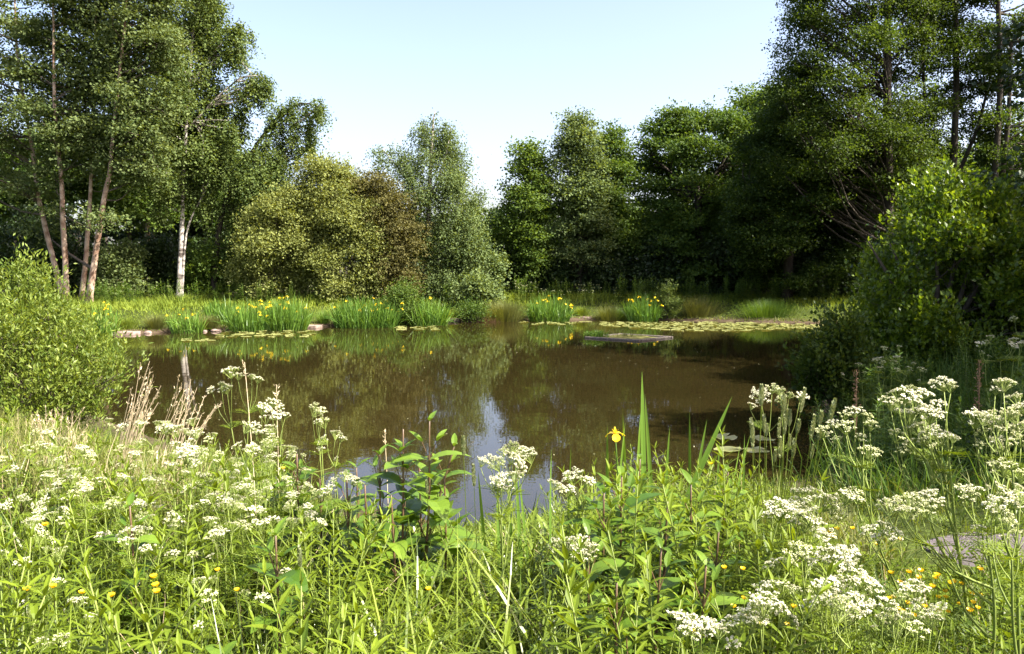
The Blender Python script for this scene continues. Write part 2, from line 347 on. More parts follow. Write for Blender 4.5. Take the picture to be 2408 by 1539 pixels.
STYLES = {  # shoot length, sideways spread, vertical spread, pull of the shoot (out, up)
    'birch': (0.95, 0.085, 0.085, 0.25, -1.0), 'alder': (0.5, 0.17, 0.07, 1.0, 0.05), 'round': (0.32, 0.14, 0.14, 1.0, 0.3),
    'shoot': (0.42, 0.03, 0.03, 0.55, 1.0), 'spray': (0.6, 0.10, 0.05, 1.0, -0.25)}
def crown_geo(lobes, origin, n_leaf, L, W, style, k=16, shell=0.45, wildness=1.0):
    sl, sh, sv, po, pu = STYLES[style]; g = Geo()
    wts = np.array([r[0] * r[2] + 0.10 for c, r in lobes]) ** 0.9; wts /= wts.sum()
    nc = max(len(lobes), int(n_leaf * 1.45) // k); which = rng.choice(len(lobes), nc, p=wts)
    cs = np.array([c for c, r in lobes])[which]; rs = np.array([r for c, r in lobes])[which]
    dirs = rand_dir(nc); flip = (dirs[:, 2] < 0) & (rng.random(nc) < (0.75 if style in ('alder', 'round') else 0.3)); dirs[flip, 2] *= -1; rad = rng.random(nc) ** shell
    tips = cs + dirs * rs * rad[:, None] * (1 + 0.12 * wildness * rng.normal(size=(nc, 1)))
    out = dirs * np.array([1, 1, 0.3]) if style in ('birch', 'alder', 'spray') else dirs
    sd = unit(out * po + np.array([0, 0, pu]) + 0.25 * rng.normal(size=(nc, 3)))
    sln = sl * rng.uniform(0.5, 1.35, nc)
    ct = rng.normal(0.5, 0.17, nc)
    t = rng.random((nc, k)); pts = tips[:, None] + sd[:, None] * (t * sln[:, None])[..., None] + rng.normal(size=(nc, k, 3)) * np.array([sh, sh, sv])
    pts = pts.reshape(-1, 3); m = len(pts); SD = np.repeat(sd, k, 0)
    pull = 0.9 if style == 'shoot' else 0.5
    D = unit(SD * pull + rand_dir(m) * 0.75); Nn = unit(rand_dir(m) * 0.7 + np.array([0, 0, 0.75]) + np.repeat(dirs, k, 0) * 0.35)
    far = rng.random(nc) < .0; pts = (pts.reshape(nc, k, 3) + (dirs * (rng.uniform(.2, .75, (nc, 1)) * far[:, None] * min(1.0, 2.2 * rs[:, 0].mean())))[:, None]).reshape(-1, 3) if wildness > .5 else pts
    tint = np.repeat(ct, k) + rng.normal(0, 0.14, m); s = rng.uniform(0.7, 1.25, m)
    rhombs(g, pts - origin, D, Nn, L * s * 0.95, W * s * 0.95, tint)
    return g, tips, sd, sln
def limb_geo(g, trunks, lobes, origin, r_limb, tips, n_twig, up=0.35, m=0):
    ends = []
    for c, r in lobes:
        best = None
        for pts, r0, r1 in trunks:
            h = c[2] - up * np.linalg.norm((c - pts[np.argmin(np.abs(pts[:, 2] - c[2]))])[:2]) - 0.2
            j = int(np.clip(np.argmin(np.abs(pts[:, 2] - h)), 1, len(pts) - 1)); dist = np.linalg.norm(pts[j] - c)
            if best is None or dist < best[0]: best = (dist, pts[j])
        a = best[1]; mid = (a + c) / 2 + np.array([0, 0, -0.06 * best[0]]) + rng.normal(size=3) * 0.08 * best[0]
        rr = r_limb * min(1.3, 0.35 + 0.22 * best[0])
        cp = curve_pts([a, mid, c], 6) - origin
        tube(g, cp, np.linspace(rr, rr * 0.3, 6), 5, m=m); ends.append(c)
    if n_twig and len(tips):
        E = np.array(ends); sel = rng.choice(len(tips), min(n_twig, len(tips)), replace=False); tp = tips[sel]
        ni = np.argmin(((tp[:, None] - E[None]) ** 2).sum(-1), 1)
        A = E[ni] + (tp - E[ni]) * rng.uniform(0, 0.35, (len(tp), 1)); sticks(g, A - origin, tp - origin, r_limb * 0.22, r_limb * 0.08, m=m)
def tree(name, label, d, base, trunks, lobes, leaf, bark, n_leaf, L, W, style, cat='tree', group=None, r_limb=0.05, twigs=160, k=16, shell=0.45, limb_mat=None, wild=1.0, up=0.35, nolimb=False):
    """base = px of the foot; trunks = [(points in px, r0, r1)], the first point is dropped to the ground."""
    bx = P(base, 700, d)[0]; origin = np.array([bx, d, gz(bx, d)])
    root = empty(name, origin, label, cat, group)
    tr = []; gt = Geo()
    for pts, r0, r1 in trunks:
        w = [P(p[0], p[1], d + (p[2] if len(p) > 2 else 0)) for p in pts]
        if pts[0][1] > 630: w[0][2] = min(w[0][2], float(ground(np.array([w[0][0]]), np.array([w[0][1]]))[0]) - 0.05)
        n = max(6, 4 * len(w)); cp = curve_pts(w, n); cp[1:, :2] += np.cumsum(rng.normal(0, r0 * 0.10, (n - 1, 2)), 0) * 0.7
        tr.append((cp, r0, r1)); rad = np.linspace(r0, r1, n); rad[0] *= 1.35
        tube(gt, cp - origin, rad, 9, lump=0.07)
    if trunks: obj('trunk', gt.mesh('trunk', M[bark], True), root)
    gc, tips, sd, sln = crown_geo(lobes, origin, n_leaf, L, W, style, k, shell, wild)
    if trunks and not nolimb:
        gl = Geo(); limb_geo(gl, tr, lobes, origin, r_limb, tips, twigs, up); obj('branches', gl.mesh('branches', M[limb_mat or 'twig'], True), root)
    obj('crown', gc.mesh('crown', M[leaf]), root)
    return root

BW = 'trees at the left end of the pond'
# --- the aspen-like group on the left, slender reddish trunks
tree('aspen_tree', 'slender leaning tree with thin reddish trunk, outermost at the left above the sallow bush', 31, 150,
     [([(152, 690), (120, 600), (88, 470), (70, 330), (40, 160), (30, -20)], 0.12, 0.03)],
     outline_lobes([(-60, -90, 90), (60, -120, 110), (200, -120, 130), (350, -120, 150), (470, -110, 100)], 31, 60, 0.6, back=.75), 'aspen', 'redbark', 19000, 0.115, 0.095, 'alder', group=BW)
tree('aspen_tree', 'straight slender tree whose pale reddish trunk rises second from the left', 30, 157,
     [([(158, 705), (152, 560), (146, 430), (134, 280), (130, 120), (128, -40)], 0.115, 0.03)],
     outline_lobes([(-70, 60, 210), (60, 50, 230), (180, 30, 240), (300, 30, 240), (400, 70, 215), (440, 100, 180)], 30, 58, 0.58, back=.75), 'aspen', 'redbark', 19000, 0.115, 0.095, 'alder', group=BW)
tree('aspen_tree', 'slim tree with thin reddish trunk close beside the thicker leaning one', 30.5, 192,
     [([(190, 700), (204, 580), (214, 470), (222, 330), (226, 160), (228, -20)], 0.10, 0.03)],
     outline_lobes([(-60, 170, 310), (60, 160, 330), (200, 150, 330), (330, 170, 330), (420, 200, 300)], 30.5, 54, 0.58, back=.8), 'aspen', 'redbark', 19000, 0.115, 0.095, 'alder', group=BW)
tree('aspen_tree', 'slender tree with thick reddish trunk leaning right, nearest the white birch', 29.5, 208,
     [([(208, 708), (226, 590), (244, 470), (258, 400), (272, 250), (290, 80), (300, -60)], 0.125, 0.03)],
     outline_lobes([(-70, 230, 390), (50, 240, 400), (170, 240, 400), (300, 240, 390), (400, 250, 370), (450, 270, 340)], 29.5, 58, 0.58, back=.75) + [px_lobe(280, 520, 40, 14, 29.5, -1.0), px_lobe(250, 540, 25, 10, 29.5, -.8), px_lobe(120, 500, 45, 12, 29.5, .5), px_lobe(60, 540, 50, 20, 31, 1)],
     'aspen', 'redbark', 20000, 0.115, 0.095, 'alder', group=BW)
# --- the big white birch and its weeping neighbour
tree('birch_tree', 'tall white-barked birch with hanging foliage above the far bank', 33, 420,
     [([(420, 712), (424, 600), (427, 500), (432, 380), (440, 240), (450, 100), (470, -60)], 0.115, 0.035), ([(424, 640), (440, 545), (478, 460)], 0.06, 0.02), ([(446, 300), (500, 240), (550, 195), (590, 178), (622, 184)], 0.045, 0.012), ([(450, 200), (500, 130), (540, 85), (572, 64)], 0.045, 0.012)],
     outline_lobes([(-80, 360, 505), (0, 370, 515), (60, 370, 510), (130, 360, 505), (200, 355, 520), (280, 345, 535), (340, 355, 545), (420, 350, 515), (480, 365, 480)], 33, 110, 0.62, squash=1.3, back=.7)
     + [px_lobe(a, b, c, e, 33, rng.normal(0, .3)) for a, b, c, e in ((540, 72, 14, 14), (560, 66, 9, 9), (574, 62, 5, 6), (552, 100, 14, 20), (565, 115, 8, 18), (540, 130, 14, 20), (560, 205, 10, 12), (578, 185, 10, 12), (600, 176, 14, 10), (618, 182, 12, 14), (628, 195, 6, 14), (596, 205, 9, 16), (612, 212, 6, 14), (575, 225, 8, 14), (560, 262, 12, 18), (548, 290, 14, 22), (560, 310, 8, 16)) for _ in range(2)],
     'birch', 'birchbark', 62000, 0.10, 0.085, 'birch', limb_mat='birchbark', r_limb=0.045)
tree('weeping_birch_tree', 'leaning birch trailing long hanging curtains of leaves over the olive sallow', 34, 500,
     [([(500, 705), (508, 600), (530, 470), (585, 370), (640, 290), (690, 250), (730, 245)], 0.14, 0.03), ([(520, 500), (580, 410), (650, 390)], 0.06, 0.02)],
     [px_lobe(738, 236, 18, 5, 34, 0.1), px_lobe(700, 236, 22, 6, 34, -0.2), px_lobe(660, 250, 20, 6, 34), px_lobe(615, 345, 20, 12, 34, 0.2), px_lobe(588, 378, 28, 18, 34, -0.4)]
     + [px_lobe(x + rng.normal(0, 1.5), y, 4, 18, 34, rng.normal(0, .3)) for x, ys in ((638, (270, 300, 330)), (648, (290, 330)), (664, (265, 300, 335, 365)), (690, (260, 290, 320, 350)), (697, (280, 320, 360)), (720, (255, 285, 315, 345)), (726, (300, 330)), (744, (250, 262)), (758, (252,))) for y in ys]
     + outline_lobes([(370, 560, 650), (420, 540, 700), (470, 530, 700), (540, 540, 680), (600, 540, 640)], 34, 34, 0.7, squash=1.0),
     'birch', 'bark', 38000, 0.095, 0.08, 'birch', r_limb=0.045, twigs=120)
for (bx_, d_, top, lab, bk, hw) in ((343, 38, 260, 'thin pale-trunked tree standing in shade just behind and left of the white birch', 'redbark', 75), (356, 40, 300, 'thin brown tree in the shade behind the white birch, its trunk kinked', 'twig', 80), (300, 41, 300, 'shaded tree behind the slender reddish trunks', 'twig', 110), (480, 42, 330, 'shaded tree behind the gap between the white birch and the leaning birch', 'twig', 90), (60, 40, 320, 'shaded tree deep behind the slender trunks at the left edge', 'twig', 130)):
    tree('woodland_tree', lab, d_, bx_, [([(bx_, 700), (bx_ + 4, 520), (bx_ - 3, 380), (bx_ + 6, top)], 0.13, 0.04)],
         outline_lobes([(top, bx_ - hw * .4, bx_ + hw * .4), ((top + 400) / 2, bx_ - hw, bx_ + hw), (430, bx_ - hw, bx_ + hw), (520, bx_ - hw * .7, bx_ + hw * .7)], d_, 40, 1.0), 'alder', bk, 15000, 0.17, 0.14, 'alder', group=BW)
# --- understorey shrubs and the olive sallows
def bush(name, label, d, base, rows, n, r, leaf, n_leaf, L, W, style='round', cat='bush', group=None, extra=(), stems=5, **kw):
    k = d / FPX; ys = [a[0] for a in rows]; mid = [((a[1] + a[2]) / 2, a[0]) for a in rows]; w = max(a[2] - a[1] for a in rows)
    tr = [([(base + rng.uniform(-.12, .12) * w, max(ys) + 8), (base + t * w * 0.18, max(ys) * .6 + min(ys) * .4), (base + t * w * 0.33, max(ys) * .25 + min(ys) * .75)], 0.05 * w * k / 3 + 0.012, 0.012) for t in np.linspace(-1, 1, stems)]
    return tree(name, label, d, base, tr, outline_lobes(rows, d, n, r, squash=0.9) + list(extra), leaf, 'twig', n_leaf, L, W, style, cat, group, r_limb=0.025, twigs=120, **kw)
bush('sallow_bush', 'large rounded olive-green sallow in full leaf on the far bank', 32, 800, [(396, 715, 800), (430, 700, 850), (480, 695, 880), (550, 690, 900), (620, 690, 905), (695, 700, 895)], 96, 0.5, 'willow', 44000, 0.105, 0.07, k=18)
bush('sallow_bush', 'smaller olive sallow with a shaggy top under the weeping curtains of leaves', 31.5, 630, [(470, 640, 720), (520, 590, 730), (570, 560, 735), (640, 555, 725), (695, 570, 700)], 64, 0.48, 'willow', 27000, 0.105, 0.07, k=18)
bush('hawthorn_bush', 'brownish hawthorn with drooping faded blossom sprays beside the olive sallow', 32.2, 925, [(418, 850, 890), (445, 835, 930), (500, 860, 970), (560, 880, 985), (620, 880, 980), (690, 890, 965)], 60, 0.45, 'hawthorn', 28000, 0.11, 0.06, 'spray')
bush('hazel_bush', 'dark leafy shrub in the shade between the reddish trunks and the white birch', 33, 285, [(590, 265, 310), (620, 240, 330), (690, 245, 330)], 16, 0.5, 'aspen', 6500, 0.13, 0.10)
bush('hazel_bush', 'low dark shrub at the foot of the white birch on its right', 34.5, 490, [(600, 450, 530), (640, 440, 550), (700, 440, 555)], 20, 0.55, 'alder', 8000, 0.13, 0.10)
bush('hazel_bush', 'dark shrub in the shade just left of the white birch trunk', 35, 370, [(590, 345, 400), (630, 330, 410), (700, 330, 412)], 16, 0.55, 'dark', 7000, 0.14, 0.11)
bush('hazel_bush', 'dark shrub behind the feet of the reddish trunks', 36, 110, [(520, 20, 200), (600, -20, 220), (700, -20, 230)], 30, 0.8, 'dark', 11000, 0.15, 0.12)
# --- the grey-green birch in the middle
tree('birch_tree', 'airy grey-green birch with a feathery top in the middle of the far bank', 33.6, 1005,
     [([(1000, 700), (1004, 600), (1008, 480), (1012, 380), (1016, 300), (1020, 262)], 0.15, 0.02), ([(1006, 520), (960, 430), (900, 350)], 0.05, 0.015), ([(1008, 480), (1060, 400), (1120, 440)], 0.05, 0.015), ([(1008, 470), (1045, 380), (1060, 300)], 0.05, 0.012)],
     outline_lobes([(295, 975, 1055), (340, 950, 1078), (390, 915, 1092), (440, 925, 1105), (500, 950, 1125), (560, 975, 1140), (620, 985, 1150), (695, 990, 1130)], 33.6, 92, 0.44, squash=1.2, back=.5)
     + [px_lobe(885, 348, 24, 10, 33.6, 0.3), px_lobe(900, 375, 26, 20, 33.6), px_lobe(925, 350, 18, 14, 33.6), px_lobe(1130, 445, 26, 14, 33.6, 0.3), px_lobe(1120, 470, 24, 24, 33.6), px_lobe(1018, 280, 12, 20, 33.6), px_lobe(975, 305, 12, 20, 33.6, 0.3), px_lobe(1062, 315, 14, 24, 33.6, -0.3), px_lobe(995, 288, 9, 14, 33.6, 0.1), px_lobe(1045, 288, 10, 16, 33.6, 0.1), px_lobe(1080, 350, 20, 20, 33.6)],
     'grey_birch', 'birchbark', 42000, 0.09, 0.062, 'birch', r_limb=0.03, twigs=420, wild=1.5)
bush('hazel_bush', 'light green young maple bush on the bank below the middle birch', 31.5, 1120, [(668, 1105, 1135), (690, 1090, 1165), (705, 1085, 1175)], 9, 0.3, 'grey_birch', 2600, 0.12, 0.10)
bush('hazel_bush', 'mid-green shrub spreading at the right foot of the middle birch', 34, 1115, [(610, 1085, 1150), (640, 1060, 1170), (690, 1060, 1165)], 20, 0.5, 'grey_birch', 8000, 0.13, 0.10)
# --- right of the sky gap: alders of rising height
AG = 'alders along the far bank right of the sky gap'
for (bx_, d_, rows, lab, n, nl, lf) in (
    (1240, 36, [(345, 1225, 1255), (385, 1212, 1276), (450, 1188, 1295), (520, 1175, 1300), (600, 1170, 1300), (650, 1190, 1290)], 'young conical alder standing first to the right of the sky gap', 48, 24000, 'alder'),
    (1362, 36, [(282, 1345, 1375), (335, 1326, 1392), (400, 1305, 1418), (470, 1300, 1425), (540, 1300, 1430), (620, 1310, 1420)], 'tallest of the young alders, a pointed crown over two thin dark trunks', 54, 27000, 'grey_birch'),
    (1445, 37, [(315, 1425, 1455), (365, 1412, 1476), (430, 1402, 1495), (520, 1400, 1500), (620, 1400, 1500)], 'pale-topped alder squeezed between the tallest young alder and the broad oak', 46, 22000, 'alder')):
    tr = [([(bx_, 700), (bx_ + 2, 560), (bx_ - 2, 430), (bx_, rows[0][0] + 10)], 0.14, 0.025)]
    if bx_ == 1362: tr.append(([(1350, 700), (1348, 590), (1352, 500), (1335, 400)], 0.10, 0.02))
    tree('alder_tree', lab, d_, bx_, tr, outline_lobes(rows, d_, n * 2, 0.46), lf, 'bark', nl, 0.115, 0.095, 'alder', group=AG, limb_mat='bark', r_limb=0.04, twigs=260, wild=1.3)
tree('oak_tree', 'broad round-topped oak with open layered branches against the sky', 38, 1640,
     [([(1640, 700), (1645, 560), (1640, 440), (1625, 360), (1610, 300)], 0.22, 0.05), ([(1643, 470), (1700, 380), (1730, 300)], 0.1, 0.03), ([(1641, 460), (1570, 400), (1530, 370)], 0.09, 0.03)],
     outline_lobes([(264, 1575, 1705), (290, 1545, 1745), (330, 1520, 1780), (380, 1500, 1800), (430, 1490, 1800), (500, 1480, 1800), (600, 1470, 1800), (660, 1480, 1790)], 38, 190, 0.62, squash=0.55), 'alder', 'bark', 84000, 0.13, 0.10, 'alder', limb_mat='bark', r_limb=0.055, twigs=300, wild=1.3)
tree('oak_tree', 'tree top rising behind the broad oak where the sky meets the tall dark alder', 43, 1810,
     [([(1800, 700), (1805, 500), (1810, 300)], 0.2, 0.05)],
     outline_lobes([(215, 1785, 1870), (245, 1735, 1900), (290, 1715, 1900), (350, 1730, 1900), (450, 1720, 1900), (560, 1720, 1900)], 43, 56, 1.0), 'alder', 'bark', 26000, 0.16, 0.13, 'alder', limb_mat='bark')
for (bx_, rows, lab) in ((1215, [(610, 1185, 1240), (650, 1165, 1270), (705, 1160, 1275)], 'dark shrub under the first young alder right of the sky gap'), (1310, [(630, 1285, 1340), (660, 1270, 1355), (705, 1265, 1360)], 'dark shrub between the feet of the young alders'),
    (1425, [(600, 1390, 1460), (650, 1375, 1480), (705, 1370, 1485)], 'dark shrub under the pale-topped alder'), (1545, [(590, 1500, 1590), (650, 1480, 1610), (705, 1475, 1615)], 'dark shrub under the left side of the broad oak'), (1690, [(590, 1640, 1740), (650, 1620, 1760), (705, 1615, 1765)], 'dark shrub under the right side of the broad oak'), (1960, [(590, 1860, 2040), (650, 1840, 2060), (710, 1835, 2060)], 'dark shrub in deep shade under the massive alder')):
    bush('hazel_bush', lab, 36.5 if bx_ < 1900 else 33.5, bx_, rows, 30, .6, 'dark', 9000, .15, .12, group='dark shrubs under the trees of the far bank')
# --- big dark trees on the right
RG = 'tall dark trees on the right bank'
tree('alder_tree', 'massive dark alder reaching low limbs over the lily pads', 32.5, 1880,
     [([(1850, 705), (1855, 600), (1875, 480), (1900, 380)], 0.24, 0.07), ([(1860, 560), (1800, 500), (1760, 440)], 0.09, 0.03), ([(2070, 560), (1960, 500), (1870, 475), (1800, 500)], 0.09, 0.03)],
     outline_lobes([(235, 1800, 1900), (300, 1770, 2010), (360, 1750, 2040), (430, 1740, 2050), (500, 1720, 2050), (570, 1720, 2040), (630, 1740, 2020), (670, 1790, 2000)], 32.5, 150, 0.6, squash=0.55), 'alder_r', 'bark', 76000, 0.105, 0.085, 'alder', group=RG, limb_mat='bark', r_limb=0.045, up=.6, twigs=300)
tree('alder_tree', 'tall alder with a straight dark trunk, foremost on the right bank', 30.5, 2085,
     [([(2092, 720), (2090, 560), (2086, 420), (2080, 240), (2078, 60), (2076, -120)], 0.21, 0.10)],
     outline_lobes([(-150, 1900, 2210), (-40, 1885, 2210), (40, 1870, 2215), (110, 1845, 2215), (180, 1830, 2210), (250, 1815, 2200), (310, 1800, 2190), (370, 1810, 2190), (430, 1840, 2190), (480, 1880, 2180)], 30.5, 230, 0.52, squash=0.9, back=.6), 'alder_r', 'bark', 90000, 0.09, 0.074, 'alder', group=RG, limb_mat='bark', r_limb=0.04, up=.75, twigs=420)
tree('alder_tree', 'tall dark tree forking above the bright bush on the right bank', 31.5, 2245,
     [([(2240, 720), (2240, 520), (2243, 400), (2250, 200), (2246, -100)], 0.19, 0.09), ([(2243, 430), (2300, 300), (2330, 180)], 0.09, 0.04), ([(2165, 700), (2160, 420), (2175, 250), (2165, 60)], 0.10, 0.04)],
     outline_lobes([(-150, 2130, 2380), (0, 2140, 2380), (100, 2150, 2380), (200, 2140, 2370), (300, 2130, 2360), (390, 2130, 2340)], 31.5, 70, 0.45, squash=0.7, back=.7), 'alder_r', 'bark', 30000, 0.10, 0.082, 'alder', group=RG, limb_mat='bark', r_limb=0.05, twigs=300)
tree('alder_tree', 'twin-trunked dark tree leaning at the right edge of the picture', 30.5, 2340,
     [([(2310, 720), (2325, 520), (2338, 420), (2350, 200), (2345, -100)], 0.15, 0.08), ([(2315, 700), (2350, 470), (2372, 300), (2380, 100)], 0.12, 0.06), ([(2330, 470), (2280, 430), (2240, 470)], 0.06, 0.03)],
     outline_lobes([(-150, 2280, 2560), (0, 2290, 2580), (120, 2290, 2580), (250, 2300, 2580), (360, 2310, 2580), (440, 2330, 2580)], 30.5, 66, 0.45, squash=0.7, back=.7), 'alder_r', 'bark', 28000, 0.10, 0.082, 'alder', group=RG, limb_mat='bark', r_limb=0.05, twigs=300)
for (bx_, d_, top, hw, lab) in ((2010, 36, 360, 160, 'dark tree filling the gap behind the massive alder'), (2180, 38, 360, 170, 'dark tree deep behind the straight alder trunk'), (2400, 37, 350, 170, 'dark tree deep behind the twin trunks at the right edge'), (1720, 41, 430, 130, 'dark low tree behind the broad oak')):
    tree('woodland_tree', lab, d_, bx_, [([(bx_, 700), (bx_ + 5, 540), (bx_ - 4, top + 20)], 0.15, 0.04)],
         outline_lobes([(top, bx_ - hw * .5, bx_ + hw * .5), (420, bx_ - hw, bx_ + hw), (550, bx_ - hw, bx_ + hw), (680, bx_ - hw, bx_ + hw)], d_, 90, .8), 'alder', 'bark', 22000, 0.16, 0.13, 'alder', group=RG)
bush('alder_bush', 'large alder bush with glossy yellow-green shoots on the right bank', 14, 2200,
     [(478, 2160, 2260), (508, 2120, 2320), (560, 2080, 2400), (620, 2045, 2460), (680, 2025, 2500), (740, 2015, 2500), (800, 2015, 2480), (840, 2020, 2450)], 95, 0.40, 'bush_r', 36000, 0.090, 0.060, 'shoot', k=12, stems=7, shell=0.35, wild=1.8)
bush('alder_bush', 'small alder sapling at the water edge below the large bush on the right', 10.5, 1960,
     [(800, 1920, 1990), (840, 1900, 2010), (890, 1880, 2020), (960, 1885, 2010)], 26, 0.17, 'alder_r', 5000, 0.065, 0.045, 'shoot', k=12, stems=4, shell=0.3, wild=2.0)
bush('hazel_bush', 'dark shrub under the tall alders behind the bright bush', 19, 2300, [(470, 2180, 2500), (560, 2100, 2560), (700, 2080, 2560)], 36, 0.7, 'dark', 12000, 0.12, 0.10)
# --- trees past the right edge of the view, whose shade lies on the right bank
for (x, y, h, lab) in ((11.2, 4.3, 8, 'low alder past the right edge beside the path'), (11.6, 7.0, 9, 'alder past the right edge beside the path'), (14.2, 5.0, 12, 'tall alder past the right edge across the path'), (14.2, 8.8, 9, 'alder standing back from the path past the right edge'), (13.6, 12.0, 8.2, 'low alder past the right edge level with the large bush'), (14.2, 17.0, 13, 'alder past the right edge behind the large bush'), (16.2, 15.8, 14, 'tall alder past the right edge behind the large bush'), (18.5, 17.5, 14, 'tall alder far past the right edge')):
    o = np.array([x, y, gz(x, y)]); root = empty('alder_tree', o, lab, 'tree', 'trees past the right edge')
    g = Geo(); pts = np.array([[x, y, o[2] - 0.1], [x + 0.1, y, h * 0.4], [x - 0.05, y + 0.1, h * 0.95]]); cp = curve_pts(pts, 10); tube(g, cp - o, np.linspace(0.2, 0.04, 10), 8)
    obj('trunk', g.mesh('trunk', M['bark'], True), root)
    lob = []
    for i in range(60):
        t = rng.uniform(0.12, 1); rr = h * 0.30 * math.sin(math.pi * min(0.97, 0.25 + 0.72 * t)) + 0.2; a = rng.uniform(0, 6.28); q = rng.random() ** 0.5
        lob.append((np.array([x + math.cos(a) * rr * q, y + math.sin(a) * rr * q, o[2] + h * t]), np.array([0.9, 0.9, 0.6])))
    gc, tips, sd, sln = crown_geo(lob, o, 14000, 0.17, 0.14, 'alder'); g2 = Geo(); limb_geo(g2, [(cp, .2, .04)], lob, o, 0.05, tips, 60)
    obj('branches', g2.mesh('branches', M['bark'], True), root); obj('crown', gc.mesh('crown', M['dark']), root)
# --- the wood behind, one mass
def wood():
    lob = []
    for i in range(760):
        d = rng.uniform(42, 60); px = rng.uniform(-500, 2900)
        top = np.interp(px, [-500, 300, 560, 700, 860, 1000, 1110, 1170, 1230, 1500, 1800, 2200, 2900], [380, 400, 430, 445, 455, 470, 490, 520, 490, 450, 380, 330, 300])
        py = top + 25 + (690 - top) * rng.random() if i % 2 else rng.uniform(540, 700); lob.append((P(px, py, d), np.array([1.7, 1.4, 1.1])))
    g, tips, sd, sln = crown_geo(lob, np.zeros(3), 150000, 0.30, 0.24, 'alder', k=20)
    A = []; B = []
    for i in range(140):
        d = rng.uniform(44, 60); px = rng.uniform(-500, 2900); a = P(px, 690, d); a[2] = 0.4; b = P(px + rng.uniform(-12, 12), 520, d); A.append(a); B.append(b)
    sticks(g, A, B, 0.13, 0.08, m=1)
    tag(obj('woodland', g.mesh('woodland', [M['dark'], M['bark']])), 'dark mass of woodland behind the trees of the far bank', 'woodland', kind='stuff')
wood()

# ------------------------------------------------------------------ far bank: grass, iris clumps, rushes, stones, lily pads, raft
def scatter(n, x0, x1, y0, y1, dmin=0.0, dmax=99.0, path=True):
    x = rng.uniform(x0, x1, n); y = rng.uniform(y0, y1, n); s = sdist(x, y); k = (s > dmin) & (s < dmax)
    x, y = x[k], y[k]; return np.stack([x, y, ground(x, y)], 1)
def grass_geo(pts, h, wd, tint, curve=(0.3, 1.3), segs=3, lean=0.35, m=0, g=None):
    g = g or Geo(); n = len(pts)
    D = unit(np.array([0, 0, 1.0]) + lean * rng.normal(size=(n, 3)) * np.array([1, 1, 0]))
    hd = rng.uniform(0, 6.283, n); N = np.stack([-np.cos(hd), -np.sin(hd), np.full(n, 0.05)], 1)
    prof = {2: [(0, 1), (0.6, .75), (1, .08)], 3: [(0, .8), (0.4, 1), (0.75, .65), (1, .06)], 5: [(0, .8), (.25, 1), (.5, .95), (.7, .75), (.87, .45), (1, .05)]}[segs]
    blades(g, pts - np.array([0, 0, 0.02]), D, N, h, wd, prof, rng.uniform(curve[0], curve[1], n), tint, m)
    return g
# meadow of the far bank
p = scatter(60000, -18, 14, 23, 36, 0.05, 9)
s_ = sdist(p[:, 0], p[:, 1]); lush = np.clip((s_ - 1.6) / 2.4, 0, 1); patch = 0.5 + 0.5 * np.sin(p[:, 0] * 0.9 + 1.3 * np.sin(p[:, 1])) * np.cos(p[:, 0] * 0.37)
patch2 = 0.5 + 0.5 * np.sin(p[:, 0] * 2.3 + 2 * np.sin(p[:, 1] * 1.4)) * np.cos(p[:, 0] * 0.9 + p[:, 1])
hh = (0.07 + 0.36 * lush * (0.35 + 0.5 * patch + 0.35 * patch2)) * rng.uniform(0.6, 1.3, len(p))
tag(obj('grass', grass_geo(p, hh, 0.028, np.clip(0.55 + 0.35 * (patch - .5) - .25 * (patch2 - .5) + rng.normal(0, .15, len(p)), 0, 1), segs=2).mesh('grass', M['bankgrass'])), 'lush meadow grass growing along the far bank', 'grass', kind='stuff')
p = scatter(9000, -17, 14, 23, 33, 0.0, 0.5)
tag(obj('edge_grass', grass_geo(p, rng.uniform(.12, .34, len(p)), 0.022, rng.uniform(.1, .7, len(p)), segs=2).mesh('edge_grass', M['rush'])), 'tufty sedge fringing the far edge of the water', 'sedge', kind='stuff')
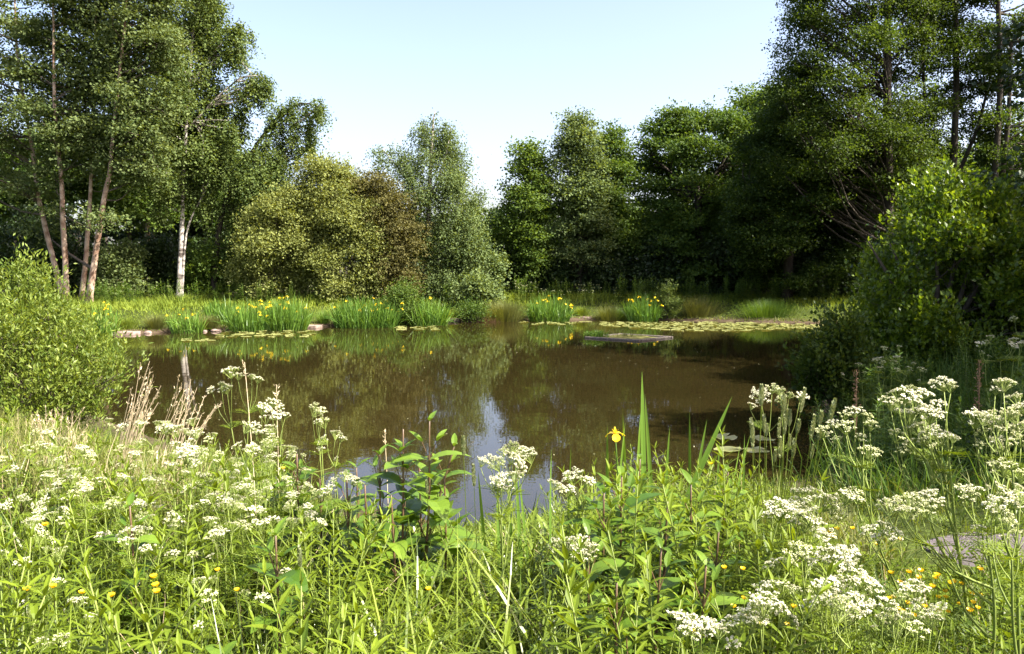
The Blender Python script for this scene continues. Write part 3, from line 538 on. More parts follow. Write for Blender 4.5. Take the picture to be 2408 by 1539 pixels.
# tall herbs at the wood edge
def herb_proto(name, label, cat, h, n_node, per, L, W, mats, top=True, droop=0.5, spread=0.6, clump=1):
    """A leafy stem: whorls of narrow leaves all the way up, a tight rosette at the tip."""
    root = empty(name, (0, 0, 0), label, cat); gs = Geo(); gl = Geo()
    for c in range(clump):
        o = np.array([rng.normal(0, .05), rng.normal(0, .05), 0]) if clump > 1 else np.zeros(3); hc = h * rng.uniform(.75, 1) if c else h
        bend = rng.normal(0, 0.06, 2); zs = np.linspace(-0.05, hc, 7); pts = np.stack([o[0] + bend[0] * (zs / h) ** 2 + o[0] * zs / h, o[1] + bend[1] * (zs / h) ** 2 + o[1] * zs / h, zs], 1)
        tube(gs, pts, np.linspace(0.004, 0.0018, 7), 4)
        Pt = []; D = []; Ls = []; cv = []; tt = []
        for i in range(n_node):
            t = 0.12 + 0.88 * (i / (n_node - 1)) ** 0.85; b = np.array([np.interp(t * hc, zs, pts[:, j]) for j in range(3)]); a0 = i * 1.57 + rng.uniform(0, .6)
            for j in range(per):
                a = a0 + 6.283 * j / per + rng.normal(0, .15); el = np.interp(t, [0, .8, 1], [spread * 0.4, spread * .8, 1.15]) + rng.normal(0, .15)
                Pt.append(b); D.append([math.cos(a) * math.cos(el), math.sin(a) * math.cos(el), math.sin(el)]); Ls.append(L * np.interp(t, [0, .3, .75, 1], [.75, 1, .9, .42]) * rng.uniform(.8, 1.15)); cv.append(np.interp(t, [0, 1], [droop * 1.5, droop * .7]) + rng.normal(0, .2)); tt.append(0.25 + 0.55 * t + rng.normal(0, .1))
        D = unit(np.array(D)); up = np.tile([0, 0, 1.0], (len(D), 1))
        blades(gl, np.array(Pt), D, up, np.array(Ls), np.array(Ls) * W / L, [(0, .25), (.22, .9), (.5, 1), (.78, .6), (1, .05)], np.array(cv), np.array(tt), fold=0.25)
    obj('stem', gs.mesh('stem', M[mats[1]], True), root); obj('leaves', gl.mesh('leaves', M[mats[0]]), root)
    return Proto(root)
def umbel_mesh(nray, rad, dome, nfl, fl, ripe):
    """Flat-topped head: rays fanning from one point, each ending in a knot of tiny florets."""
    g = Geo(); A = []; B = []
    for i in range(nray):
        r = rad * math.sqrt((i + .5) / nray); a = i * 2.39996 + rng.normal(0, .2); z = rad * 0.95 + dome * (1 - (r / rad) ** 2) + rng.normal(0, .004)
        c = np.array([r * math.cos(a), r * math.sin(a), z]); A.append([0, 0, 0]); B.append(c)
        n = nfl; q = rad * 0.23; rr = q * np.sqrt(rng.random(n)); aa = rng.uniform(0, 6.283, n)
        f = c + np.stack([rr * np.cos(aa), rr * np.sin(aa), 0.45 * q * (1 - (rr / q) ** 2) + rng.normal(0, .0012, n)], 1)
        sticks(g, np.tile(c - [0, 0, q * .9], (n // 2, 1)), f[:n // 2], .0007, .0005, 0.6, m=1)
        Dd = unit(np.stack([np.cos(aa), np.sin(aa), rng.normal(0, .35, n)], 1)); Nn = unit(np.stack([0.5 * np.cos(aa), 0.5 * np.sin(aa), np.ones(n)], 1) + rng.normal(0, .35, (n, 3)))
        rhombs(g, f - Dd * fl * .5, Dd, Nn, fl, fl * rng.uniform(.75, 1.1, n), rng.uniform(.2, 1, n), m=0, fold=0.1)
    sticks(g, A, B, .0011, .0008, 0.6, m=1)
    return g.mesh('flower_head', [M['cream' if ripe else 'white'], M['stalk']])
UMB = [umbel_mesh(12, .033, .006, 19, .0048, False), umbel_mesh(16, .040, .009, 18, .0048, False), umbel_mesh(9, .029, .011, 18, .0047, False), umbel_mesh(12, .032, .012, 13, .0048, True)]
def fern_leaves(g, base, a, L, tint=0.4):
    """A twice-divided leaf: a rachis with paired leaflets made of small lobes."""
    d = np.array([math.cos(a) * .85, math.sin(a) * .85, .5]); N = np.array([-math.cos(a) * .5, -math.sin(a) * .5, .85]); S = np.array([-math.sin(a), math.cos(a), 0])
    Pt = []; D = []; Ls = []
    for i in range(1, 8):
        t = i / 8; c = base + d * L * t - np.array([0, 0, .35]) * L * t * t; ll = L * .42 * (1 - t * .85)
        for sgn in (-1, 1):
            dd = unit(S * sgn + d * .6)
            for j in range(4):
                u = (j + .6) / 4
                for s2 in (-1, 1):
                    Pt.append(c + dd * ll * u); D.append(unit(dd * .7 + s2 * np.cross(N, dd) * .8 + rng.normal(0, .12, 3))); Ls.append(ll * .36 * (1.1 - .6 * u))
    n = len(Pt); rhombs(g, np.array(Pt), np.array(D), np.tile(N, (n, 1)) + rng.normal(0, .2, (n, 3)), np.array(Ls), np.array(Ls) * .5, tint + rng.normal(0, .12, n))
    sticks(g, [base], [base + d * L - np.array([0, 0, .35]) * L], .002, .0008, .6)
def parsley(label, base, tops, ripe=0.1, leaves=5, group=None, size=1.0, fork=0.45, cat='wildflower', thick=1.0):
    """Branching stem from base (world) to the head positions tops (world), one flower_head child per head."""
    base = np.asarray(base, float); tops = np.asarray(tops, float); root = empty('cow_parsley', base, label, cat, group)
    g = Geo(); gl = Geo(); crown = tops.mean(0); order = np.argsort(-tops[:, 2])
    nb = max(1, int(round(len(tops) / 3))); ang = np.arctan2(tops[:, 1] - crown[1], tops[:, 0] - crown[0]) if nb > 2 else tops[:, 0]
    grps = [q for q in np.array_split(np.argsort(ang), nb) if len(q)]; grps.sort(key=lambda q: tops[q, 2].mean())
    end = tops[grps[-1]].mean(0); k = base + (end - base) * .86; lean = rng.normal(0, .02, 3) * [1, 1, 0]
    stem = curve_pts([base - [0, 0, .05], base + (k - base) * .35 + lean, base + (k - base) * .7 - lean * .5, k], 14)
    tube(g, stem - base, np.linspace(.0052, .0022, 14) * thick, 5)
    for gi, grp in enumerate(grps):
        cen = tops[grp].mean(0); u = fork + (1 - fork) * gi / max(1, len(grps) - 1) if len(grps) > 1 else 1; s0 = stem[min(13, int(u * 13))]
        if s0[2] > cen[2] - .05: s0 = stem[max(3, int(np.searchsorted(stem[:, 2], cen[2] - .08)) - 1)]
        hub = s0 + (cen - s0) * rng.uniform(.5, .68); hub[2] -= .02
        if gi == len(grps) - 1: hub = k
        else: tube(g, curve_pts([s0, (s0 + hub) / 2 + np.array([(hub - s0)[0] * .12, (hub - s0)[1] * .12, -.012]), hub], 5) - base, np.linspace(.0032, .0020, 5) * thick, 4)
        fern_leaves(gl, hub - base, rng.uniform(0, 6.28), .10, .75); fern_leaves(gl, hub - base, rng.uniform(0, 6.28), .07, .8); fern_leaves(gl, s0 - base, rng.uniform(0, 6.28), .15, .55)
        for j in grp:
            tp = tops[j]; mid = (hub + tp) / 2 + np.array([(tp - hub)[0] * .18, (tp - hub)[1] * .18, -.01]) + rng.normal(0, .006, 3)
            tube(g, curve_pts([hub, mid, tp], 5) - base, np.linspace(.0020, .0012, 5) * thick, 3)
    k = stem[9]
    for i in range(leaves):
        t = rng.uniform(.15, .95); b = base + (k - base) * t; fern_leaves(gl, b - base, rng.uniform(0, 6.28), rng.uniform(.14, .24))
    obj('stem', g.mesh('stem', M['stalk'], True), root)
    if gl.n: obj('leaves', gl.mesh('leaves', M['herb']), root)
    for tp in tops:
        me = UMB[3] if rng.random() < ripe + .12 else UMB[rng.integers(0, 3)]
        obj('flower_head', me, root, tp - base, (rng.normal(0, .32), rng.normal(0, .32), rng.uniform(0, 6.28)), size * rng.uniform(.62, 1.2))
    return root
def parsley_proto(h, nh, ripe=.1, spread=.16):
    tops = np.stack([rng.normal(0, spread, nh), rng.normal(0, spread, nh), h * rng.uniform(.82, 1.0, nh)], 1)
    return Proto(parsley('white-flowered cow parsley', (0, 0, 0), tops, ripe))
PARS = [parsley_proto(.80, 3, .2, .07), parsley_proto(.82, 2, .1, .06), parsley_proto(.78, 4, .3, .09), parsley_proto(.80, 3, .1, .08)]
for pr in PARS: pr.root['category'] = 'wildflower'
def drop(px, d, off=0.0):
    x = P(px, 700, d)[0]; return np.array([x, d, gz(x, d) - off])
G1 = 'cow parsley along the far bank meadow'
for i in range(70):
    px = rng.choice([rng.uniform(250, 560), rng.uniform(1060, 1480), rng.uniform(600, 900), rng.uniform(1180, 1420)]); d = rng.uniform(29.8, 33.5)
    b = drop(px, d)
    if sdist(b[:1], b[1:2])[0] < 1.2: b[1] += 2
    b[2] = gz(b[0], b[1])
    PARS[i % 4].place(b, rng.uniform(0, 6.28), rng.uniform(.75, 1.15), 'small cow parsley in white flower in the meadow grass of the far bank', G1)
HB = [herb_proto('willowherb', 'leafy willowherb', 'wild plant', .72, 15, 3, .105, .019, ('herb', 'stalk')), herb_proto('willowherb', 'leafy willowherb', 'wild plant', .70, 13, 3, .12, .021, ('herb', 'stalk'), droop=.8),
      herb_proto('willowherb', 'leafy willowherb', 'wild plant', .75, 17, 3, .095, .018, ('herb', 'stalk'), droop=.3), herb_proto('willowherb', 'leafy willowherb', 'wild plant', .66, 12, 3, .11, .024, ('herb', 'stalk'), clump=2), herb_proto('willowherb', 'leafy willowherb', 'wild plant', .70, 14, 3, .10, .018, ('herb', 'stalk'), clump=2, droop=.6)]
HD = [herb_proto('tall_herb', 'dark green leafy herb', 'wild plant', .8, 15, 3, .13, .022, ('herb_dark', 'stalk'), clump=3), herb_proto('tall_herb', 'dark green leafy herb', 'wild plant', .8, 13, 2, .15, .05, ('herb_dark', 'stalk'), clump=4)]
G2 = 'tall herbs along the wood edge of the far bank'
for i in range(150):
    px = rng.uniform(180, 1950); d = np.interp(px, [180, 600, 1000, 1300, 1950], [28.5, 29.7, 32.2, 33, 31.5]) + rng.uniform(0, 1.8); b = drop(px, d)
    HD[i % 2].place(b, rng.uniform(0, 6.28), rng.uniform(.7, 1.35) * (1.15 if px > 1450 else 1), 'leafy herb in the fringe between the meadow grass and the wood', G2)
# --- iris clumps
def iris_flower_mesh(s=1.0, fine=False):
    g = Geo(); 
    for j in range(3):
        a = j * 2.094; D = np.array([[math.cos(a) * .8, math.sin(a) * .8, .55]]); N = np.array([[-math.cos(a) * .5, -math.sin(a) * .5, .85]])
        blades(g, np.zeros((1, 3)), D, N, .062 * s, .040 * s, [(0, .3), (.3, .55), (.6, 1), (.85, .9), (1, .3)], 2.0, .5 + .2 * rng.random(), fold=.1)
        a += 1.047; D = np.array([[math.cos(a) * .35, math.sin(a) * .35, 1]]); N = np.array([[-math.cos(a), -math.sin(a), .3]])
        blades(g, np.zeros((1, 3)), D, N, .038 * s, .016 * s, [(0, .4), (.5, 1), (1, .2)], .4, .75, fold=.1)
    return g.mesh('flower', M['yellow'])
IFL = iris_flower_mesh(); IFL_FAR = iris_flower_mesh(1.4)
def iris_clump(label, px0, px1, d0, d1, n, h, nfl, group='yellow iris clumps at the far waterline', leaf='iris', lean=.16, fr=(.6, 1.02)):
    c = drop((px0 + px1) / 2, (d0 + d1) / 2); root = empty('iris_clump', (c[0], c[1], max(c[2], 0)), label, 'iris', group); o = np.array(root.location)
    xa, xb = P(px0, 700, d0)[0], P(px1, 700, d0)[0]; t = rng.uniform(-1, 1, n); r = rng.uniform(-1, 1, n) * np.sqrt(1 - t * t)
    pts = np.stack([(xa + xb) / 2 + t * (xb - xa) / 2 * .86, (d0 + d1) / 2 + r * (d1 - d0) / 2, np.zeros(n)], 1); pts[:, 2] = np.maximum(ground(pts[:, 0], pts[:, 1]), -.05)
    fan = np.round(rng.uniform(0, 6.28, n) * 2) / 2
    D = unit(np.stack([t * .22 + lean * rng.normal(size=n), r * .15 + lean * rng.normal(size=n), np.ones(n)], 1)); N = np.stack([-np.cos(fan), -np.sin(fan), np.full(n, .05)], 1)
    arch = np.where(rng.random(n) < .22, rng.uniform(1.0, 2.2, n), rng.uniform(0, .45, n))
    hh = h * 1.08 * rng.uniform(.6, 1.08, n) * (1 - .28 * t * t)
    g = Geo(); blades(g, pts - o, D, N, hh, .026 * rng.uniform(.75, 1.25, n), [(0, .8), (.35, 1), (.65, .85), (.86, .5), (1, .04)], arch, rng.normal(.5, .2, n), twist=rng.normal(0, .5, n))
    A = []; B = []
    nfl = (nfl * 3 + 4) // 5 if nfl > 6 else nfl
    for i in range(nfl):
        tt = rng.uniform(-.95, .95); x = (xa + xb) / 2 + tt * (xb - xa) / 2; y = (d0 + d1) / 2 + rng.uniform(-.6, .3) * (d1 - d0) / 2; z0 = max(gz(x, y), -.05)
        b = np.array([x, y, z0]); e = b + np.array([rng.normal(0, .08) + tt * .1, rng.normal(0, .05), h * rng.uniform(*fr) * (1 - .2 * tt * tt)]); A.append(b); B.append(e)
        obj('flower', IFL_FAR, root, e - o, (rng.normal(0, .3), rng.normal(0, .3), rng.uniform(0, 6.28)), rng.uniform(.75, 1.15))
    if nfl: sticks(g, np.array(A) - o, np.array(B) - o, .006, .004, .5)
    obj('leaves', g.mesh('leaves', M[leaf]), root)
    return root
iris_clump('thin iris clump with few flowers between the pink slab and the dense iris clump', 385, 465, 24.5, 25.3, 190, .80, 5)
iris_clump('yellow iris in the front left half of the densest flowering clump', 520, 615, 25.0, 26.4, 420, .98, 16)
iris_clump('tallest yellow iris clump thick with flowers beside the pink stone slab', 605, 708, 25.4, 27.0, 520, 1.12, 26)
iris_clump('widest yellow iris clump in front of the olive sallow', 765, 935, 26.4, 28.0, 820, 1.05, 26, lean=.2)
iris_clump('iris clump with arching leaves and few flowers beside the dark waterside shrub', 948, 1052, 27.2, 28.6, 560, 1.02, 8, lean=.26)
iris_clump('iris clump with scattered flowers behind the lily pads, right of the rush tuft', 1240, 1348, 29.3, 30.8, 460, .98, 18)
iris_clump('iris clump in half shade at the back of the broad sheet of lily pads', 1478, 1560, 29.5, 30.8, 330, 1.0, 16)
iris_clump('small iris clump half hidden by the sallow bush at the left waterline', 205, 250, 23.4, 24.2, 130, 1.05, 5)
bush('waterside_shrub', 'dark low shrub at the waterline left of the arching iris leaves', 28.0, 958, [(690, 935, 985), (715, 925, 1000), (758, 930, 1000)], 14, .26, 'alder', 5200, .07, .05, stems=3)
bush('waterside_shrub', 'low leafy plant at the waterline left of the brown rushes', 29.2, 1108, [(732, 1090, 1130), (750, 1080, 1145)], 8, .18, 'alder', 2200, .07, .05, stems=3)
bush('waterside_shrub', 'pale upright young willow at the edge behind the lily pads', 30.3, 1572, [(690, 1565, 1575), (715, 1552, 1588), (750, 1545, 1595)], 10, .16, 'birch', 2400, .08, .04, 'shoot', stems=3)
def rush_tuft(label, px0, px1, d, n, h, leaf, fan=.45):
    c = drop((px0 + px1) / 2, d); root = empty('rush_tuft', c, label, 'rush tuft', 'rush tufts at the far waterline'); half = (P(px1, 700, d)[0] - P(px0, 700, d)[0]) / 2
    t = rng.normal(0, .33, n); r = rng.normal(0, .33, n); pts = np.stack([t * half, r * half * .6, np.zeros(n)], 1)
    D = unit(np.stack([t * fan * 1.6 + .1 * rng.normal(size=n), r * fan * 1.6 + .1 * rng.normal(size=n), np.ones(n)], 1)); a = np.arctan2(r, t); N = np.stack([-np.cos(a), -np.sin(a), np.full(n, .1)], 1)
    g = Geo(); blades(g, pts, D, N, h * rng.uniform(.6, 1.1, n), .011, [(0, 1), (.5, .8), (1, .1)], rng.uniform(0, .7, n), rng.normal(.5, .2, n)); obj('leaves', g.mesh('leaves', M[leaf]), root)
rush_tuft('tall olive rush tuft rising behind the brown one at the waterline', 1128, 1245, 29.8, 1500, .95, 'rush')
rush_tuft('short brown withered rush tuft at the waterline', 1125, 1180, 29.4, 700, .48, 'brown')
rush_tuft('olive sedge tuft with pale stubble left of the half shaded iris', 1395, 1475, 30.4, 900, .72, 'rush')
rush_tuft('shaded sedge tuft right of the half shaded iris', 1590, 1700, 30.4, 1000, .85, 'rush')
rush_tuft('sedge tuft at the dark right end of the far waterline', 1720, 1900, 29.8, 1300, .7, 'herb_dark')
for i, (a, b, d, n, hh_, lf, lab) in enumerate((
    (262, 330, 24.9, 500, .42, 'bankgrass', 'low green sedge tuft behind the slab at the left end of the far waterline'), (335, 392, 25.0, 620, .5, 'rush', 'sedge tuft left of the thin iris clump'),
    (462, 520, 25.6, 700, .5, 'rush', 'olive sedge tuft between the thin iris clump and the dense one'), (705, 722, 27.3, 200, .45, 'bankgrass', 'small sedge tuft beside the pink slab'),
    (745, 775, 27.4, 300, .55, 'iris', 'green sedge tuft at the left foot of the widest iris clump'), (1050, 1085, 29.9, 420, .42, 'bankgrass', 'low bright sedge tuft right of the arching iris'),
    (1345, 1392, 31.0, 420, .4, 'bankgrass', 'low bright sedge tuft between the rushes and the half shaded sedges'), (1440, 1485, 30.5, 420, .6, 'iris', 'green sedge tuft at the left foot of the half shaded iris'))):
    rush_tuft(lab, a, b, d, n, hh_, lf, .5)
iris_clump('leafy iris stand without flowers filling the waterline behind the dense clump', 470, 540, 26.2, 27.2, 260, .82, 0)
iris_clump('leafy iris stand without flowers behind the widest iris clump', 880, 965, 28.0, 29.0, 300, .95, 2)
# --- stone slabs
def slab(label, px, py, wpx, d, depth, th, rz=0.0):
    c = P(px, py, d); w = wpx * d / FPX; g = Geo(); n = 14; top = []; bot = []
    for i in range(n):
        a = 2 * math.pi * i / n; e = (abs(math.cos(a)) ** 4 + abs(math.sin(a)) ** 4) ** -.25
        x = math.cos(a) * e * w / 2 * rng.uniform(.93, 1.03); y = math.sin(a) * e * depth / 2 * rng.uniform(.93, 1.03); top.append((x * .97, y * .97, th + rng.normal(0, .006))); bot.append((x, y, -.06))
    ring = [(p[0] * 1.02, p[1] * 1.02, th - .025) for p in top]; v = bot + ring + top + [(0, 0, th + .008)]
    q = [(k * n + i, k * n + (i + 1) % n, (k + 1) * n + (i + 1) % n, (k + 1) * n + i) for k in range(2) for i in range(n)]; t = [(2 * n + i, 2 * n + (i + 1) % n, 3 * n) for i in range(n)]
    o = obj('stone_slab', g.add(v, q, t).mesh('stone_slab', M['stone']), None, (c[0], c[1], .03), (0, 0, rz)); tag(o, label, 'stone')
slab('flat pink stone slab at the left end of the far waterline, beside the sallow bush', 292, 786, 72, 24.3, .55, .05, .1)
slab('flat pink stone slab between the two largest iris clumps', 728, 770, 60, 26.9, .6, .045, -.1)
slab('small pale stone slab at the water edge right of the arching iris', 1066, 752, 34, 29.6, .4, .07)
slab('small pale stone slab on the bank beside the iris behind the lily pads', 1372, 750, 40, 30.8, .5, .07)
def edge_stones():
    gi = 0
    for px in list(rng.uniform(335, 385, 2)) + list(rng.uniform(470, 520, 5)):
        d = np.interp(px, [300, 400, 520], [24.45, 24.75, 25.35]); g = Geo(); v = []; s = rng.uniform(.05, .10)
        for k, (zz, rr) in enumerate(((-.03, 1), (.4, .95), (.8, .55))):
            for i in range(7): a = i * .8976; v.append((math.cos(a) * rr * s * rng.uniform(.8, 1.2) * 1.3, math.sin(a) * rr * s * rng.uniform(.8, 1.2), zz * s))
        v.append((0, 0, .9 * s)); q = [(k * 7 + i, k * 7 + (i + 1) % 7, k * 7 + 7 + (i + 1) % 7, k * 7 + 7 + i) for k in range(2) for i in range(7)]; t = [(14 + i, 14 + (i + 1) % 7, 21) for i in range(7)]
        c = P(px, 780, d); tag(obj('stone', g.add(v, q, t).mesh('stone', M['stone']), None, (c[0], c[1], .0)), 'small brownish stone at the far water edge near the thin iris clump', 'stone', 'small stones at the far water edge')
edge_stones()
# --- lily pads
def pad_mesh():
    g = Geo(); n = 18; v = [(0, 0, .004)]; a0 = .22
    for i in range(n):
        a = a0 + (6.283 - 2 * a0) * i / (n - 1); v.append((math.cos(a) * .6, math.sin(a) * .56, .004 + rng.normal(0, .002)))
    for i in range(n):
        a = a0 + (6.283 - 2 * a0) * i / (n - 1); r = 1 + rng.normal(0, .015); v.append((math.cos(a) * r, math.sin(a) * r * .92, .006 + rng.normal(0, .008)))
    t = [(0, 1 + i, 2 + i) for i in range(n - 1)]; q = [(1 + i, 1 + n + i, 2 + n + i, 2 + i) for i in range(n - 1)]
    tt = .5; return g.add(v, q, t, tt, tt).mesh('lily_pad', M['pad'])
PADS = [pad_mesh() for i in range(4)]; pad_pos = []
def pads(label, group, n, sampler, r=(.10, .17)):
    made = tries = 0
    while made < n and tries < n * 40:
        tries += 1; px, py = sampler(); d = CAMZ * FPX / (py - 619.5); x = P(px, py, d)[0]; rr = rng.uniform(*r)
        if sdist(np.array([x]), np.array([d]))[0] > -rr or any((x - a) ** 2 + (d - b) ** 2 < (.9 * (rr + c)) ** 2 for a, b, c in pad_pos): continue
        pad_pos.append((x, d, rr)); made += 1
        o = obj('lily_pad', PADS[made % 4], None, (x, d, .012), (rng.normal(0, .03), rng.normal(0, .03), rng.uniform(0, 6.28)), rr); o.scale[2] = 1
        tag(o, label, 'lily pad', group)
def sheet():
    px = rng.uniform(1415, 1945); t = rng.random(); lo = np.interp(px, [1415, 1500, 1700, 1945], [758, 758, 758, 765]); hi = np.interp(px, [1415, 1480, 1600, 1720, 1860, 1945], [766, 772, 779, 780, 775, 777]); return px, lo + (hi - lo) * t
pads('round lily pad in the broad sheet floating at the far right of the pond', 'lily pads of the broad right sheet', 165, sheet, (.12, .21))
pads('lily pad in the patch floating before the densest iris clump', 'lily pads before the densest iris clump', 32, lambda: (rng.uniform(515, 650) + (0 if rng.random() < .6 else 90), rng.uniform(779, 795)), (.12, .2))
pads('lone lily pad drifting left of the patch before the irises', 'stray lily pads at the left', 5, lambda: (rng.uniform(438, 500), rng.uniform(799, 804)), (.12, .17))
pads('lily pad in the small patch before the arching iris clump', 'lily pads before the arching iris', 14, lambda: (rng.uniform(935, 1050), rng.uniform(766, 777)), (.12, .2))
pads('lily pad in the thin row below the iris right of the rush tuft', 'lily pads right of the rush tuft', 14, lambda: (rng.uniform(1225, 1400), rng.uniform(757, 764)), (.12, .18))
pads('large lily pad near the camera behind the tall seeding grasses', 'near lily pads on the right', 4, lambda: (rng.uniform(1690, 1800), rng.uniform(1022, 1075)), (.14, .2))
# --- floating planter raft
def raft():
    A, B_, C_ = P(1375, 797, 23.0), P(1503, 806, 22.0), P(1583, 796, 23.1); A[2] = B_[2] = C_[2] = 0; D_ = A + C_ - B_
    o = (A + C_) / 2; root = empty('planting_raft', o, 'low square wooden planter frame floating on the pond', 'raft'); cor = [A, B_, C_, D_]
    for i in range(4):
        a, b = cor[i] - o, cor[(i + 1) % 4] - o; u = unit(b - a); n = np.array([-u[1], u[0], 0]); w = .055; g = Geo(); v = []
        e0 = a if i % 2 == 0 else a + u * 2 * w; e1 = b if i % 2 == 0 else b - u * 2 * w
        for e in (e0, e1):
            for (s, z) in ((0, -.06), (0, .035), (.012, .048), (2 * w - .012, .048), (2 * w, .035), (2 * w, -.06)): v.append(e + n * s + np.array([0, 0, z]))
        q = [(j, (j + 1) % 6, 6 + (j + 1) % 6, 6 + j) for j in range(6)] + [(0, 1, 2, 3), (0, 3, 4, 5), (6, 9, 8, 7), (6, 11, 10, 9)]
        obj('beam', g.add(v, q).mesh('beam', M['grey_wood']), root)
    g = Geo(); nn = 9; v = []
    for i in range(nn):
        for j in range(nn):
            s, t = .06 + .88 * i / (nn - 1), .06 + .88 * j / (nn - 1); v.append(B_ + (A - B_) * s + (C_ - B_) * t - o + np.array([0, 0, .008 + rng.normal(0, .005) + .015 * (s > .4)]))
    q = [(i * nn + j, (i + 1) * nn + j, (i + 1) * nn + j + 1, i * nn + j + 1) for i in range(nn - 1) for j in range(nn - 1)]
    obj('planting_mat', g.add(v, q).mesh('planting_mat', solid_mat('mossy_mat', (.05, .06, .018), (.22, .21, .07), 4, .9, .1, .5), True), root)
    c = A * .80 + D_ * .12 + C_ * .08; tuft = empty('sedge_tuft', (c[0], c[1], .03), 'green tuft of water plants growing at the left corner of the raft', 'water plant'); n = 260
    pts = np.stack([rng.normal(0, .16, n), rng.normal(0, .10, n), np.zeros(n)], 1); g = grass_geo(pts, rng.uniform(.1, .30, n), .016, rng.uniform(.2, .9, n), (.2, 1.6)); m = 320
    Pt = np.stack([rng.normal(-.08, .15, m), rng.normal(0, .10, m), rng.uniform(.03, .17, m)], 1); rhombs(g, Pt, rand_dir(m), unit(rand_dir(m) + [0, 0, 1.2]), .05, .035, rng.random(m))
    obj('leaves', g.mesh('leaves', M['iris']), tuft)
    for k in range(5):
        c = (A * (.5 - .07 * k) + D_ * .25 + C_ * (.25 + .07 * k)); n = 22; s = empty('sedge_tuft', (c[0], c[1], .03), 'sparse upright sedge shoots inside the raft', 'water plant', 'sedge shoots in the raft')
        obj('leaves', grass_geo(np.stack([rng.normal(0, .1, n), rng.normal(0, .08, n), np.zeros(n)], 1), rng.uniform(.08, .3, n), .008, rng.uniform(.2, .8, n), (0, .5), 2).mesh('leaves', M['rush']), s)
raft()
def flecks():
    n = 170; cx_ = rng.uniform(-7, 8, 26)[rng.integers(0, 26, n)]; cy_ = rng.uniform(7.5, 22, 26)[rng.integers(0, 26, n)]; x = cx_ + rng.normal(0, 1.2, n); y = cy_ + rng.normal(0, .7, n); k = sdist(x, y) < -.3; x, y = x[k], y[k]; n = len(x); a = rng.uniform(0, 6.28, n); g = Geo()
    rhombs(g, np.stack([x, y, np.full(n, .006)], 1), np.stack([np.cos(a), np.sin(a), a * 0], 1), np.tile([0, 0, 1.0], (n, 1)), rng.uniform(.012, .05, n), rng.uniform(.008, .022, n), rng.random(n), fold=.05)
    tag(obj('floating_debris', g.mesh('floating_debris', M['cream'])), 'pale petals and seed fluff scattered on the brown water', 'debris', kind='stuff')
flecks()

# ------------------------------------------------------------------ near bank
SKX = [-400, 0, 200, 330, 500, 620, 700, 800, 1000, 1150, 1300, 1400, 1450, 1640, 1750, 1850, 1950, 2085, 2120, 2290, 2320, 2408, 2800]
SKY = [960, 955, 995, 1050, 1045, 1055, 1130, 1205, 1225, 1215, 1180, 1130, 1050, 1045, 1100, 1140, 1190, 1220, 1300, 1330, 1250, 1260, 1260]
def cap_height(x, y, z):
    """How tall a plant here may grow without hiding what the photograph shows behind it."""
    px, py = to_px(x, y, z); ang = np.interp(px, SKX, SKY)
    f = np.asarray(y) * 1.0; zt = np.array([top_z(a, b, c) for a, b, c in zip(np.atleast_1d(px), np.atleast_1d(ang), np.atleast_1d(f))])
    return zt - z
PATH_C = curve_pts([(24, -2, 0), (12, 0.2, 0), (6.6, 1.9, 0), (4.3, 3.35, 0), (3.3, 4.15, 0), (2.75, 4.5, 0), (2.5, 4.65, 0)], 80)
def off_path(x, y, w=0.42):
    return np.min((x[:, None] - PATH_C[None, :, 0]) ** 2 + (y[:, None] - PATH_C[None, :, 1]) ** 2, 1) > w * w
def near_scatter(n, y0=1.5, y1=11.0, lo=-.8, hi=.8, smin=.02):
    y = y0 + (y1 - y0) * rng.random(n) ** 1.25; x = y * rng.uniform(lo, hi, n); s = sdist(x, y); k = (s > smin) & off_path(x, y); x, y = x[k], y[k]
    return np.stack([x, y, ground(x, y)], 1)
# grasses, one mass
def near_grass(n, hmin, hmax, wd, curve, segs, name, label, matn, lo=-.8, hi=.8, y0=1.3, y1=11, lean=.3, tintm=.5, frac=1.0):
    p = near_scatter(n, y0, y1, lo, hi); c = cap_height(*p.T); k = c > .06; p, c = p[k], c[k]
    h = np.minimum(rng.uniform(hmin, hmax, len(p)), c * rng.uniform(.7, 1.12, len(p)) * frac)
    w = wd * np.clip(p[:, 1] / 3, .8, 2) * rng.uniform(.6, 1.3, len(p))
    tint = np.clip(tintm + rng.normal(0, .2, len(p)), 0, 1)
    tag(obj(name, grass_geo(p, h, w, tint, curve, segs, lean).mesh(name, M[matn])), label, 'grass', kind='stuff')
near_grass(17000, .18, .45, .0055, (.3, 1.6), 3, 'grass', 'dense fine grass between the flowers of the near bank', 'grass')
near_grass(4200, .5, .9, .0105, (1.0, 3.0), 5, 'tall_grass', 'long arching grass blades in front of the pond', 'arch', -.27, .12, 1.6, 5.8, .16, .6, 1.12)
near_grass(900, .5, .9, .0065, (.4, 1.8), 5, 'tall_grass', 'wispy olive grass standing against the shaded bank at right', 'rush', .34, .52, 3.6, 6.5, .2, .6, 1.15)
near_grass(3200, .5, .85, .0085, (.5, 2.4), 5, 'tall_grass', 'long grass blades in the flowery left foreground', 'arch', -.75, -.2, 1.7, 8, .22, .6)
near_grass(15000, .10, .26, .0055, (.3, 1.5), 3, 'short_grass', 'short sunny grass beside the path', 'grass', .28, .85, 1.7, 7.5, .4, .55)
near_grass(5500, .4, .95, .0042, (.2, 1.2), 3, 'pale_grass', 'pale dry grass at the foot of the sallow bush', 'rush', -.75, -.40, 4.0, 8.5, .25, .9)
near_grass(700, .4, .95, .0036, (.1, .9), 3, 'dry_grass', 'straw coloured dry grass at the foot of the sallow bush', 'dry', -.75, -.42, 4.0, 8.0, .3, .5)
